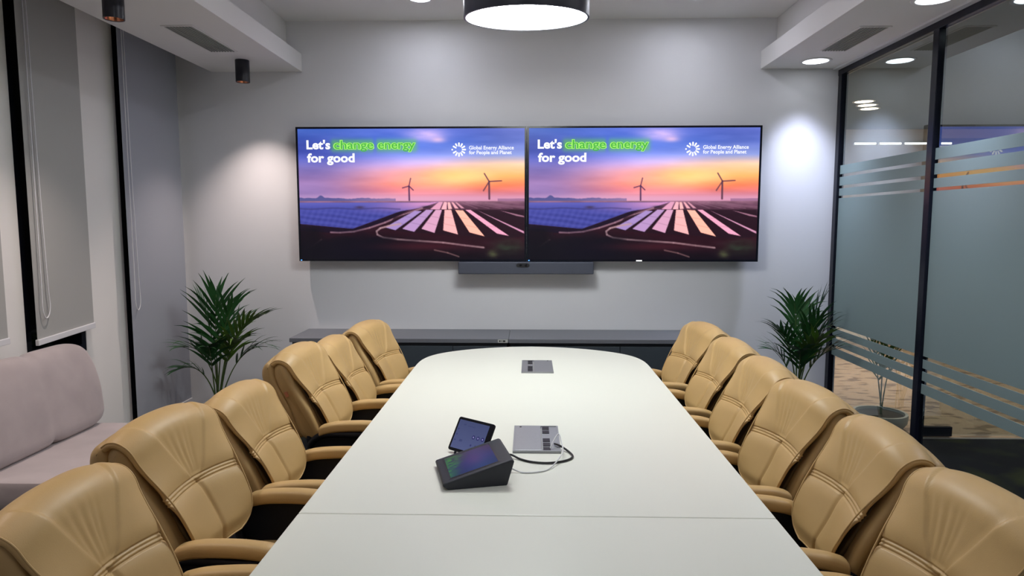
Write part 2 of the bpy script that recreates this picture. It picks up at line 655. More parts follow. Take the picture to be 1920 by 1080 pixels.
for k, (y, lab) in enumerate([(5.364, 'black cylinder spotlight under left soffit near the back wall'),
                              (3.715, 'black cylinder spotlight cut by the top edge, copper inside'),
                              (2.07, 'black cylinder spotlight above the near left chairs'), (0.42, 'black cylinder spotlight above the photographer')]):
    spot(-2.262, y, lab)


def vent(x0, x1, y0, y1, label):
    z = ZS
    t = thing('air_vent', label, 'air vent', ((x0 + x1) / 2, (y0 + y1) / 2, z), 'slatted air vents in the soffits')
    b = 0.014
    v, f = multi([boxv(x0 - b, x1 + b, y0 - b, y0, z - 0.006, z - 0.0005), boxv(x0 - b, x1 + b, y1, y1 + b, z - 0.006, z - 0.0005),
                  boxv(x0 - b, x0, y0, y1, z - 0.006, z - 0.0005), boxv(x1, x1 + b, y0, y1, z - 0.006, z - 0.0005)])
    make('vent_frame', v, f, 'ceiling_paint', t)
    box('vent_backing', x0, x1, y0, y1, z - 0.0015, z - 0.0005, 'vent_dark', t)
    n = 9
    proto = None
    for i in range(n):
        xc = x0 + (i + 0.5) * (x1 - x0) / n
        if proto is None:
            v, f = boxv(-0.0034, 0.0034, y0, y1, z - 0.008, z - 0.002)
            proto = make('slat', v, f, 'vent_slat', t)
            base = proto.location.copy()
            o = proto
        else:
            o = proto.copy()
            COL.objects.link(o)
        o.location = base + Vector((xc, 0, 0))
    return t


vent(-2.375, -2.190, 4.43, 5.075, 'slatted air vent in the left soffit')
vent(2.155, 2.335, 4.57, 5.170, 'slatted air vent in the right soffit')

# corridor lamps; second and third are added as glass reflections of the first
for k, (x, y) in enumerate([(3.517, 7.315), (3.66, 7.54), (3.80, 7.77), (4.9, 2.2), (4.9, 4.4), (5.4, 6.4)]):
    lab = ['warm corridor lamp seen through the far glass pane, nearest', 'warm disc added for a glass reflection of the corridor lamp, second', 'warm disc added for a glass reflection of the corridor lamp, third',
           'corridor downlight beside the near chairs', 'corridor downlight beside the glass post', 'corridor downlight behind the glass door'][k]
    downlight(x, y, ZS, 0.10, 'lamp_corridor', lab, 'downlights in the corridor')

# strip lights and glass door in the corridor
for k in range(4):
    x0 = 4.45 + k * 0.34
    t = thing('linear_light', 'thin white strip light high on the corridor end wall, number %s from the left' % ['one', 'two', 'three', 'four'][k], 'strip light', (x0, 9.49, 2.74), 'strip lights on the corridor end wall')
    box('light_housing', x0, x0 + 0.30, 9.47, 9.499, 2.73, 2.76, 'white_plastic', t)
    box('light_diffuser', x0 + 0.005, x0 + 0.295, 9.465, 9.4695, 2.733, 2.757, 'lamp_strip', t)

t = thing('glass_door', 'clear glass door standing across the corridor with black corner fitting', 'door', (3.9, 5.2, 0))
box('door_pane', 3.08, 4.7, 5.195, 5.205, 0.012, 2.3, 'clear_glass', t)
box('patch_fitting', 3.08, 3.30, 5.182, 5.218, 0.008, 0.085, 'black_frame', t, bevel=0.004)
box('threshold', 3.0, 6.9, 5.14, 5.17, 0.0, 0.006, 'brushed_metal', t)

# ------------------------------------------------------------------ screens: the picture shown on both displays


def lin(c):
    c = np.asarray(c, float) / 255.0
    return np.where(c <= 0.04045, c / 12.92, ((c + 0.055) / 1.055) ** 2.4)


def sstep(a, b, x):
    t = np.clip((x - a) / (b - a + 1e-12), 0, 1)
    return t * t * (3 - 2 * t)


def noise2(u, v, seed):
    r = np.random.RandomState(seed)
    out = np.zeros_like(u)
    amp = 1.0
    fx, fy = 3.0, 4.0
    for o in range(5):
        g = r.rand(64, 64)
        x, y = u * fx, v * fy
        xi, yi = np.floor(x).astype(int), np.floor(y).astype(int)
        fxr, fyr = x - xi, y - yi
        fxr = fxr * fxr * (3 - 2 * fxr)
        fyr = fyr * fyr * (3 - 2 * fyr)
        a, b = g[yi % 64, xi % 64], g[yi % 64, (xi + 1) % 64]
        c, d = g[(yi + 1) % 64, xi % 64], g[(yi + 1) % 64, (xi + 1) % 64]
        out += amp * ((a * (1 - fxr) + b * fxr) * (1 - fyr) + (c * (1 - fxr) + d * fxr) * fyr)
        amp *= 0.5
        fx *= 2
        fy *= 2
    return out / 1.94


class Paint:
    """a small raster painter; u to the right, v down, both 0..1"""

    def __init__(self, w_, h_):
        self.w, self.h = w_, h_
        self.u, self.v = np.meshgrid((np.arange(w_)) / (w_ - 1), (np.arange(h_)) / (h_ - 1))
        self.c = np.zeros((h_, w_, 3))
        self.px = 1.0 / w_

    def blend(self, col, a):
        a = np.clip(a, 0, 1)[..., None]
        col = np.asarray(col, float)
        self.c = self.c * (1 - a) + col * a

    def ramp(self, stops, t):
        xs = [s[0] for s in stops]
        return np.stack([np.interp(t, xs, [s[1][k] for s in stops]) for k in range(3)], -1)

    def poly(self, P, col, alpha=1.0, asp=None, soft=0.7):
        # convex or not: winding test on 3x3 sub samples
        acc = np.zeros_like(self.u)
        for dx in (-0.33, 0, 0.33):
            for dy in (-0.33, 0, 0.33):
                x, y = self.u + dx / self.w, self.v + dy / self.h
                ins = np.zeros(x.shape, bool)
                n = len(P)
                for i in range(n):
                    x1, y1 = P[i]
                    x2, y2 = P[(i + 1) % n]
                    cond = ((y1 > y) != (y2 > y))
                    if abs(y2 - y1) > 1e-12:
                        ins ^= cond & (x < (x2 - x1) * (y - y1) / (y2 - y1) + x1)
                acc += ins
        self.blend(col, acc / 9.0 * alpha)

    def line(self, P, wd, col, alpha=1.0):
        asp = self.h / self.w
        for (x1, y1), (x2, y2) in zip(P[:-1], P[1:]):
            ax, ay = self.u - x1, (self.v - y1) * asp
            bx, by = x2 - x1, (y2 - y1) * asp
            t = np.clip((ax * bx + ay * by) / (bx * bx + by * by + 1e-12), 0, 1)
            d = np.hypot(ax - t * bx, ay - t * by)
            self.blend(col, alpha * (1 - sstep(wd * 0.5, wd * 0.5 + 1.2 * self.px, d)))


def tv_picture():
    p = Paint(384, 217)
    u, v = p.u, p.v

    def U(x):
        return (x - 95) / 1435.0

    def V(y):
        return (y - 80) / 828.0
    L = p.ramp([(0, (62, 92, 175)), (0.12, (66, 80, 165)), (0.22, (78, 88, 175)), (0.30, (112, 100, 165)), (0.40, (140, 108, 160)), (0.55, (140, 116, 172)), (1, (120, 100, 150))], v)
    Mi = p.ramp([(0, (90, 110, 205)), (0.10, (80, 115, 215)), (0.20, (135, 150, 235)), (0.27, (205, 170, 225)), (0.33, (246, 165, 172)), (0.42, (246, 138, 118)), (0.47, (226, 122, 128)), (0.55, (205, 145, 170)), (1, (150, 100, 120))], v)
    R = p.ramp([(0, (84, 98, 180)), (0.10, (82, 100, 180)), (0.20, (130, 145, 205)), (0.27, (255, 205, 170)), (0.36, (255, 160, 88)), (0.43, (246, 116, 82)), (0.49, (200, 112, 124)), (0.55, (190, 125, 150)), (1, (120, 80, 100))], v)
    a = sstep(0.05, 0.52, u)[..., None]
    b = sstep(0.50, 0.95, u)[..., None]
    sky = (L * (1 - a) + Mi * a) * (1 - b) + R * b
    # sunlit glow
    g = np.exp(-(((u - 0.70) / 0.17) ** 2 + ((v - 0.36) / 0.075) ** 2))[..., None]
    sky = sky * (1 - 0.85 * g) + np.array((255, 205, 125)) * 0.85 * g
    n = noise2(u * 1.2, v * 3.0, 3)
    sky = sky + ((n - 0.5) * 46 * (v < 0.5))[..., None] * np.array((1.0, 0.9, 1.0))
    p.c = sky
    n2 = noise2(u * 2.5 + 3, v * 5, 5)
    cl = np.exp(-(((u - 0.57 - 0.25 * (v - 0.05)) / 0.085) ** 2 + ((v - 0.045) / 0.05) ** 2))
    p.blend((225, 190, 240), cl * (0.35 + 0.9 * n2) * 0.95)
    p.blend((255, 200, 220), np.exp(-(((u - 0.62) / 0.03) ** 2 + ((v - 0.085) / 0.02) ** 2)) * 0.6)
    # haze on the horizon
    p.blend((214, 160, 190), np.exp(-((v - 0.53) / 0.03) ** 2) * 0.55 * (1 - 0.4 * sstep(0.3, 0, u)))
    # far trees
    tr = 0.542 - 0.030 * noise2(u * 9, v * 0 + 0.3, 11) - 0.02 * np.exp(-((u - 0.095) / 0.014) ** 2)
    p.blend((72, 74, 128), sstep(0, 0.006, v - tr) * (u < 0.43) * (0.9 - 1.4 * np.clip(u - 0.15, 0, 1)) * (v < 0.57))
    p.blend((120, 84, 120), sstep(0, 0.004, v - 0.533 + 0.008 * n2) * (u > 0.88) * 0.6 * (v < 0.56))
    # ground
    gr = p.ramp([(0.545, (150, 105, 125)), (0.58, (98, 62, 82)), (0.65, (52, 28, 40)), (0.80, (44, 18, 28)), (0.90, (40, 17, 26)), (1, (16, 10, 18))], v)
    gm = sstep(0.545, 0.555, v)
    p.c = p.c * (1 - gm[..., None]) + gr * gm[..., None]
    nn = noise2(u * 6, v * 8, 21)
    p.c = p.c * (1 + ((nn - 0.5) * 0.5 * gm)[..., None])
    # left blue field of panels
    F = [(U(88), V(545)), (U(560), V(545)), (U(920), V(545)), (U(990), V(540)), (U(880), V(575)), (U(720), V(606)), (U(560), V(665)), (U(430), V(712)), (U(330), V(703)), (U(88), V(680))]
    p.poly(F, (66, 70, 150))
    m = np.zeros_like(u)
    q = Paint(p.w, p.h)
    q.poly(F, (1, 1, 1))
    m = q.c[..., 0]
    ft = sstep(0.20, 0.58, u) * sstep(V(640), V(550), v)
    p.blend((205, 140, 185), m * ft * 0.95)
    p.blend((96, 96, 178), m * sstep(V(590), V(545), v) * (1 - ft) * 0.7)
    p.blend((40, 44, 112), m * (0.5 + 0.5 * np.sin(v * 150 - u * 34 + 2.5 * nn)) * sstep(V(580), V(640), v) * 0.5)
    p.blend((110, 108, 190), m * (0.5 + 0.5 * np.sin(u * 230 + v * 60)) * sstep(V(560), V(600), v) * 0.16)
    p.blend((50, 44, 84), m * np.exp(-((v - V(583) - 0.004 * np.sin(u * 31)) / 0.005) ** 2) * (u < 0.45) * 0.5)
    p.blend((60, 46, 70), np.exp(-(((u - U(480)) / 0.02) ** 2 + ((v - V(575)) / 0.01) ** 2)) * 0.8)
    p.blend((40, 30, 44), np.exp(-(((u - U(905)) / 0.02) ** 2 + ((v - V(573)) / 0.009) ** 2)) * 0.8)
    # dark strip under the field, and the road
    p.poly([(U(88), V(682)), (U(330), V(705)), (U(430), V(714)), (U(560), V(668)), (U(740), V(600)), (U(800), V(590)), (U(640), V(668)), (U(430), V(738)), (U(280), V(738)), (U(88), V(725))], (24, 16, 34), 0.85)
    p.line([(U(880), V(580)), (U(760), V(622)), (U(640), V(672)), (U(540), V(706)), (U(440), V(730)), (U(350), V(737)), (U(290), V(735))], 0.004, (150, 112, 128), 0.8)
    # dark bed of the main array
    p.poly([(U(700), V(640)), (U(880), V(590)), (U(1527), V(590)), (U(1527), V(760)), (U(1440), V(770)), (U(1280), V(770)), (U(1100), V(752)), (U(780), V(735)), (U(630), V(715))], (34, 18, 28), 0.75)
    S = [([(640, 703), (706, 721), (876, 600), (832, 597)], (158, 132, 188)), ([(750, 712), (826, 731), (950, 592), (906, 590)], (176, 140, 188)),
         ([(873, 712), (956, 738), (1005, 592), (966, 590)], (208, 154, 184)), ([(1012, 722), (1106, 748), (1065, 592), (1022, 592)], (238, 172, 172)),
         ([(1180, 735), (1276, 760), (1140, 595), (1090, 592)], (252, 178, 158)), ([(1355, 742), (1432, 757), (1188, 592), (1155, 592)], (236, 160, 188)),
         ([(1527, 728), (1527, 742), (1230, 594), (1224, 591)], (200, 140, 170))]
    for P, c in S:
        p.poly([(U(x), V(y)) for x, y in P], c)
        (x0, y0), (x1, y1), (x2, y2), (x3, y3) = P
        for k in (0.33, 0.66):
            p.line([(U(x0 + (x3 - x0) * k), V(y0 + (y3 - y0) * k)), (U(x1 + (x2 - x1) * k), V(y1 + (y2 - y1) * k))], 0.0008, tuple(0.8 * q_ for q_ in c), 0.5)
    for P, c in [([(930, 588), (992, 588), (1012, 541), (986, 541)], (214, 150, 178)), ([(1000, 588), (1036, 588), (1037, 543), (1020, 541)], (236, 170, 180)),
                 ([(1046, 588), (1070, 585), (1056, 543), (1042, 543)], (240, 176, 176)), ([(1088, 583), (1112, 583), (1077, 543), (1066, 543)], (226, 160, 170)),
                 ([(1128, 582), (1150, 582), (1100, 543), (1090, 543)], (200, 140, 158)), ([(1480, 630), (1527, 638), (1527, 630), (1370, 594)], (150, 104, 124))]:
        p.poly([(U(x), V(y)) for x, y in P], c)
    for k in range(6):
        p.line([(U(1130 + 30 * k), V(545)), (U(1230 + 75 * k), V(582))], 0.0012, (150, 110, 128), 0.35)
    # loop road
    p.line([(U(x), V(y)) for x, y in ((740, 680), (660, 695), (610, 708), (585, 728), (590, 750), (625, 768), (720, 780), (860, 790), (1010, 800), (1150, 818), (1270, 832))], 0.0045, (176, 140, 146), 0.85)
    p.line([(U(x), V(y)) for x, y in ((110, 842), (170, 822), (228, 782))], 0.004, (160, 116, 112), 0.8)
    # scrub in the foreground
    fg = sstep(0.80, 0.93, v + 0.10 * (nn - 0.5) + 0.05 * np.sin(u * 5))
    p.blend((16, 14, 22), fg * (0.35 + 0.65 * sstep(0.62, 0.3, u)) * 0.95)
    p.blend((14, 12, 24), np.exp(-(((u - 0.28) / 0.15) ** 2 + ((v - 0.93) / 0.10) ** 2)) * 0.8)
    p.blend((14, 12, 20), sstep(0.76, 0.82, v + 0.05 * nn) * sstep(0.14, 0.06, u) * 0.8)
    p.blend((44, 64, 46), np.exp(-(((u - 0.93) / 0.06) ** 2 + ((v - 0.90) / 0.05) ** 2)) * nn * 1.1)
    p.blend((88, 96, 62), np.exp(-(((u - 0.86) / 0.02) ** 2 + ((v - 0.955) / 0.03) ** 2)) * nn * 1.0)
    p.blend((82, 30, 40), np.exp(-(((u - 0.55) / 0.2) ** 2 + ((v - 0.90) / 0.03) ** 2)) * 0.45)
    p.line([(U(955), V(848)), (U(1040), V(866)), (U(1110), V(890))], 0.003, (150, 110, 110), 0.5)
    # wind turbines
    tc = (70, 44, 78)
    p.line([(U(797), V(440)), (U(798), V(530))], 0.0040, tc, 0.9)
    for e in ((808, 392), (756, 452), (824, 466)):
        p.line([(U(797), V(440)), (U(e[0]), V(e[1]))], 0.0022, tc, 0.8)
    p.line([(U(1306), V(412)), (U(1307), V(522))], 0.0048, (84, 52, 70), 0.95)
    for e in ((1276, 362), (1384, 408), (1270, 470)):
        p.line([(U(1306), V(412)), (U(e[0]), V(e[1]))], 0.0026, (84, 52, 70), 0.85)
    # green halo around the neon words
    gx = np.clip(np.maximum(U(326) - u, u - U(832)), 0, 1)
    gy = np.clip(np.maximum(V(166) - v, v - V(204)), 0, 1) * (217 / 384.0)
    gd = np.hypot(gx, gy)
    p.blend((96, 196, 60), np.exp(-(gd / 0.015) ** 2) * 0.50 * (1 - 0.8 * np.exp(-((u - U(585)) / 0.010) ** 2)))
    return p


def screen_mesh(name, p, x0, x1, z0, z1, y, material, parent):
    """grid whose vertices carry the picture; faces -y"""
    W, H = p.w, p.h
    xs = np.linspace(x0, x1, W)
    zs = np.linspace(z1, z0, H)
    X, Z = np.meshgrid(xs, zs)
    co = np.stack([X, np.full_like(X, y), Z], -1).reshape(-1, 3)
    idx = np.arange(W * H).reshape(H, W)
    q = np.stack([idx[:-1, :-1], idx[1:, :-1], idx[1:, 1:], idx[:-1, 1:]], -1).reshape(-1, 4)
    me = bpy.data.meshes.new(name)
    me.vertices.add(len(co))
    me.vertices.foreach_set('co', co.ravel())
    me.loops.add(q.size)
    me.loops.foreach_set('vertex_index', q.ravel())
    me.polygons.add(len(q))
    me.polygons.foreach_set('loop_start', np.arange(0, q.size, 4))
    me.polygons.foreach_set('loop_total', np.full(len(q), 4))
    me.update(calc_edges=True)
    at = me.color_attributes.new('picture', 'FLOAT_COLOR', 'POINT')
    c = np.ones((W * H, 4))
    c[:, :3] = lin(np.clip(p.c, 0, 255)).reshape(-1, 3)
    at.data.foreach_set('color', c.ravel())
    me.materials.append(MATS[material])
    o = bpy.data.objects.new(name, me)
    COL.objects.link(o)
    attach(o, parent)
    return o


def text_mesh(body, width, height_ref, bold, depth=0.0004):
    """returns verts, faces in the xz plane, baseline at z=0, left at x=0, scaled to the width and to a cap height"""
    cu = bpy.data.curves.new('text', 'FONT')
    cu.body = body
    cu.size = 1.0
    cu.offset = bold
    cu.resolution_u = 3
    ob = bpy.data.objects.new('text', cu)
    COL.objects.link(ob)
    dg = bpy.context.evaluated_depsgraph_get()
    me = bpy.data.meshes.new_from_object(ob.evaluated_get(dg))
    co = np.array([v.co[:] for v in me.vertices])
    fs = [tuple(q.vertices) for q in me.polygons]
    bpy.data.objects.remove(ob)
    bpy.data.curves.remove(cu)
    bpy.data.meshes.remove(me)
    xmin, xmax = co[:, 0].min(), co[:, 0].max()
    sx = width / (xmax - xmin)
    cap = 0.69
    sz = height_ref / cap
    V = [((x - xmin) * sx, 0.0, y * sz) for x, y, _ in co]
    return V, fs


def put_text(name, body, x, z, y, width, cap, bold, material, parent):
    V, F = text_mesh(body, width, cap, bold)
    return make(name, [(a + x, y, c + z) for a, _, c in V], F, material, parent)


PIC = tv_picture()


def tv(x0, x1, label, first=None):
    z0, z1, yf = 1.344, 2.466, 5.665
    cx = (x0 + x1) / 2
    t = thing('wall_display', label, 'television', (cx, 5.76, z0), 'two wall displays side by side')
    b = 0.016
    # hollow casing: back box and four bezel bars
    v, f = multi([boxv(x0, x1, yf, yf + 0.055, z0, z0 + b), boxv(x0, x1, yf, yf + 0.055, z1 - b, z1),
                  boxv(x0, x0 + b, yf, yf + 0.055, z0 + b, z1 - b), boxv(x1 - b, x1, yf, yf + 0.055, z0 + b, z1 - b)])
    make('bezel', v, f, 'black_frame', t)
    box('rear_cover', x0 + b, x1 - b, yf + 0.012, yf + 0.052, z0 + b, z1 - b, 'black_plastic', t)
    box('wall_mount', cx - 0.35, cx + 0.35, yf + 0.053, YW - 0.001, 1.75, 2.10, 'black_frame', t)
    if first is None:
        s = screen_mesh('screen', PIC, x0 + b, x1 - b, z0 + b, z1 - b, yf + 0.004, 'screen', t)
    else:
        src = [c for c in first.children if c.name.startswith('screen')][0]
        s = src.copy()
        COL.objects.link(s)
        s.parent = t
    k = (x1 - x0) / 437.5      # metres per photo pixel on this display
    yt = yf + 0.0025

    def X(px):
        return x0 + (px - 551) * k

    def Z(py):
        return z1 - (py - 238.5) * (z1 - z0) / 253.0
    if first is not None:
        src = [c for c in first.children if c.name.startswith(('headline', 'neon', 'organisation', 'logo'))]
        for c in src:
            o = c.copy()
            COL.objects.link(o)
            o.parent = t
    else:
        put_text('headline_text', "Let's", X(571), Z(279.3), yt, 45.5 * k, 15.6 * k, 0.034, 'text_white', t)
        put_text('headline_text', "for good", X(571.5), Z(303.8), yt, 91 * k, 15.6 * k, 0.034, 'text_white', t)
        for (px, wd, word) in ((622, 78.5, 'change'), (706, 73.5, 'energy')):
            put_text('neon_text', word, X(px), Z(279.3), yt, wd * k, 15.6 * k, 0.055, 'text_green', t)
            put_text('neon_text_core', word, X(px + 2.0), Z(279.3), yt - 0.0006, (wd - 4.0) * k, 15.6 * k, 0.006, 'text_green_dark', t)
        put_text('organisation_text', 'Global Energy Alliance', X(880), Z(281.0), yt, 84.5 * k, 6.6 * k, 0.018, 'text_white', t)
        put_text('organisation_text', 'for People and Planet', X(880), Z(289.8), yt, 80.5 * k, 6.6 * k, 0.018, 'text_white', t)
        V, F = [], []
        cxp, czp = X(861), Z(281.3)
        for i in range(12):
            a = math.pi / 2 + i * math.pi / 6
            d, s_ = Vector((math.cos(a), math.sin(a))), Vector((-math.sin(a), math.cos(a)))
            r0, r1, h = 5.6 * k, 13.2 * k, 1.35 * k
            if i == 3:
                r0, r1 = 11.4 * k, 14.2 * k
            if i == 1:
                r0 = 7.0 * k
            n = len(V)
            for (r_, w_) in ((r0, h * 0.9), (r1 - h, h * 1.2), (r1, h * 0.7)):
                for sg in (-1, 1):
                    q = d * r_ + s_ * (w_ * sg)
                    V.append((cxp + q.x, yt, czp + q.y))
            F += [(n, n + 1, n + 3, n + 2), (n + 2, n + 3, n + 5, n + 4)]
        make('logo_rays', V, F, 'text_white', t)
    v, f = boxv(x0 + 0.012, x0 + 0.024, yf - 0.0006, yf, z0 + 0.004, z0 + 0.012)
    make('status_light', v, f, 'led_blue', t)
    if first is not None:
        v, f = boxv(X(759), X(770), yf - 0.0006, yf, z0 + 0.002, z0 + 0.012)
        make('maker_mark', v, f, 'led_white', t)
    return t


tv1 = tv(-1.961, -0.0265, 'left wall display showing a solar farm at sunset')
tv2 = tv(-0.0225, 1.912, 'right wall display showing a solar farm at sunset', tv1)
# the copied screen and lettering belong to a display that sits further right
for c in tv2.children:
    if c.name.startswith(('screen', 'headline', 'neon', 'organisation', 'logo')):
        c.location = Vector((-(-1.961 + 1.9345 / 2), -5.76, -1.344))

# video bar under the displays
t = thing('video_bar', 'grey fabric covered video conferencing bar under the displays', 'video bar', (-0.031, 5.7, 1.238))
box('bar_body', -0.598, 0.536, 5.600, 5.70, 1.240, 1.342, 'bar_grey', t, bevel=0.008)
v, f = prism([(-0.085 + 0.05 * math.cos(a) * 0.5 + (0.06 if math.cos(a) > 0 else 0.0), 1.316 + 0.016 * math.sin(a)) for a in np.linspace(0, 2 * math.pi, 24, endpoint=False)], 0, 1)
v = [(x, 5.5995 - 0.006 * z, y) for x, y, z in v]
make('camera_window', v, f, 'socket_black', t)
for xx in (-0.075, -0.03):
    v, f = lathe([(0.010, 0), (0.010, 0.004), (0.006, 0.005), (0, 0.003)], 0, 0, 20)
    make('camera_lens', [(x + xx, 5.5935 - z, y + 1.316) for x, y, z in v], f, 'night_glass', t, smooth=True)
box('bar_bracket', -0.20, 0.14, 5.701, YW - 0.001, 1.27, 1.32, 'black_frame', t)

# ------------------------------------------------------------------ credenza: two units


def cabinet(x0, x1, label, sticker):
    y0, y1, zt = 5.29, YW - 0.002, 0.744
    t = thing('storage_cabinet', label, 'cabinet', ((x0 + x1) / 2, (y0 + y1) / 2, 0), 'low grey cabinets under the displays')
    top = box('cabinet_top', x0, x1, y0, y1, zt - 0.034, zt, 'cabinet_top', t, bevel=0.003)
    box('cabinet_body', x0 + 0.012, x1 - 0.012, y0 + 0.035, y1, 0.06, zt - 0.0345, 'cabinet_front', t)
    box('plinth', x0 + 0.03, x1 - 0.03, y0 + 0.06, y1, 0, 0.06, 'black_plastic', t)
    n = 4
    wd = (x1 - x0 - 0.024) / n
    for i in range(n):
        a = x0 + 0.012 + i * wd
        d = box('door', a + 0.0025, a + wd - 0.0025, y0 + 0.014, y0 + 0.0345, 0.07, zt - 0.062, 'cabinet_front', t, bevel=0.002)
        hx = a + (wd - 0.05 if i % 2 == 0 else 0.05)
        v, f = tube([(hx, y0 + 0.013, 0.46), (hx, y0 - 0.012, 0.46), (hx, y0 - 0.012, 0.58), (hx, y0 + 0.013, 0.58)], 0.005, 8)
        make('handle', v, f, 'chrome', d)
    if sticker:
        lb = box('sticker', x1 - 0.085, x1 - 0.006, y0 - 0.001, y0 - 0.0001, zt - 0.030, zt - 0.004, 'label_paper', t)
        for k, (a, b) in enumerate([(0.010, 0.022), (0.028, 0.034), (0.040, 0.060)]):
            box('printed_mark', x1 - 0.085 + a, x1 - 0.085 + b, y0 - 0.0016, y0 - 0.0011, zt - 0.024, zt - 0.010, 'label_ink', lb)
    return t


cabinet(-1.935, -0.166, 'low dark grey cabinet under the left display with small sticker', True)
cabinet(-0.164, 1.615, 'low dark grey cabinet under the right display', False)

# ------------------------------------------------------------------ table
TCX = 0.020


def table_half(y_seam):
    R = [(0.757, y_seam), (0.757, 4.18), (0.755, 4.34), (0.742, 4.46), (0.705, 4.58), (0.63, 4.69), (0.50, 4.795), (0.34, 4.875), (0.17, 4.925), (0.0, 4.942)]
    pts = catmull([(x, y, 0) for x, y in R[1:]], 5)
    right = [(R[0][0], R[0][1])] + [(p.x, p.y) for p in pts]
    left = [(-x, y) for x, y in reversed(right[:-1])]
    return [(x + TCX, y) for x, y in right + left]


tab = thing('conference_table', 'long white conference table with rounded end in the middle of the room', 'table', (TCX, 2.6, 0))
Z0, Z1 = 0.718, 0.75
YS = 2.043
v, f = prism(table_half(YS + 0.0012), Z0, Z1)
make('table_top_section', v, f, 'table_white', tab, bevel=0.004, bseg=3)
YM = 0.62
near = [(TCX + 0.757, YS - 0.0012), (TCX - 0.757, YS - 0.0012)] + [(TCX - 0.757, YM + 0.30)] + \
       [(TCX - 0.757 + 0.3 * (1 - math.cos(a)) * 1.0, YM + 0.30 - 0.3 * math.sin(a)) for a in np.linspace(0.15, math.pi / 2, 8)] + \
       [(TCX + 0.757 - 0.3 * (1 - math.cos(a)), YM + 0.30 - 0.3 * math.sin(a)) for a in np.linspace(math.pi / 2, 0.15, 8)] + [(TCX + 0.757, YM + 0.30)]
v, f = prism(near[::-1], Z0, Z1)
make('table_top_section', v, f, 'table_white', tab, bevel=0.004, bseg=3)
for y in (1.25, 2.75, 4.1):
    box('pedestal', TCX - 0.26, TCX + 0.26, y - 0.06, y + 0.06, 0.02, Z0 - 0.0005, 'table_edge', tab, bevel=0.006)
    box('foot_plate', TCX - 0.34, TCX + 0.34, y - 0.12, y + 0.12, 0.0, 0.0195, 'brushed_metal', tab, bevel=0.004)
box('cable_spine', TCX - 0.05, TCX + 0.05, 1.32, 4.03, 0.45, 0.70, 'table_edge', tab)


def outlet(x0, x1, y0, y1, side, label):
    z = Z1
    t = thing('table_outlet', label, 'power outlet', ((x0 + x1) / 2, (y0 + y1) / 2, z), 'flush cable outlets in the table')
    h = 0.010
    b = 0.008
    v, f = multi([boxv(x0, x1, y0, y0 + b, z, z + h), boxv(x0, x1, y1 - b, y1, z, z + h), boxv(x0, x0 + b, y0 + b, y1 - b, z, z + h), boxv(x1 - b, x1, y0 + b, y1 - b, z, z + h)])
    make('outlet_frame', v, f, 'brushed_metal', t)
    s0, s1 = (x1 - 0.075, x1 - b) if side > 0 else (x0 + b, x0 + 0.075)
    l0, l1 = (x0 + b, s0 - 0.002) if side > 0 else (s1 + 0.002, x1 - b)
    box('outlet_lid', l0, l1, y0 + b, y1 - b, z + 0.001, z + h + 0.001, 'brushed_metal', t, bevel=0.001)
    box('outlet_tray', s0, s1, y0 + b, y1 - b, z + 0.0005, z + h - 0.003, 'brushed_metal', t)
    n = 6
    for i in range(n):
        yy = y0 + 0.03 + i * (y1 - y0 - 0.06) / (n - 1)
        if i == 3:
            continue
        xa = s0 + 0.004 if side > 0 else s1 - 0.036
        box('socket', xa, xa + 0.030, yy - 0.020, yy + 0.020, z + h - 0.003, z + h - 0.0005, 'socket_black', t)
    v, f = lathe([(0.005, 0), (0.005, 0.0016), (0, 0.0016)], l0 + 0.02 if side > 0 else l1 - 0.02, y1 - 0.025, 12)
    make('lid_screw', [(x, y, c + z + h + 0.001) for x, y, c in v], f, 'socket_black', t)
    return t


outlet(-0.048, 0.150, 4.052, 4.398, -1, 'grey metal cable outlet near the rounded far end of the table')
outlet(-0.066, 0.129, 2.620, 2.956, 1, 'grey metal cable outlet behind the touch controller with cables plugged in')

# touch controller: wedge with a screen on its slope
ex = Vector((0.208, 0.052, 0)).normalized()
ey = Vector((-ex.y, ex.x, 0))
O = Vector((-0.283, 2.235, Z1))
t = thing('touch_controller', 'dark grey wedge shaped touch controller with glowing screen on the table', 'touch panel', O)
D, Wd, Hh, lo = 0.214, 0.246, 0.092, 0.024


def wp(a, b, c):
    return O + ex * a + ey * b + Vector((0, 0, c))


sec = [(0.004, 0.0), (D, 0.0), (D + 0.026, Hh - 0.006), (D + 0.016, Hh), (-0.012, lo), (-0.016, lo - 0.008)]
V = [wp(a, 0, c) for a, c in sec] + [wp(a, Wd, c) for a, c in sec]
n = len(sec)
F = [tuple(range(n)), tuple(reversed(range(n, 2 * n)))] + [(i, (i + 1) % n, n + (i + 1) % n, n + i) for i in range(n)]
make('controller_body', V, F, 'device_grey', t, bevel=0.006, bseg=3)
sl = (Vector((D + 0.016, 0, Hh)) - Vector((-0.012, 0, lo)))
sl_len = sl.length
sl.normalize()
slope = ex * sl.x + Vector((0, 0, sl.z))
nrm = slope.cross(ey).normalized()
S0 = wp(-0.012, 0, lo)


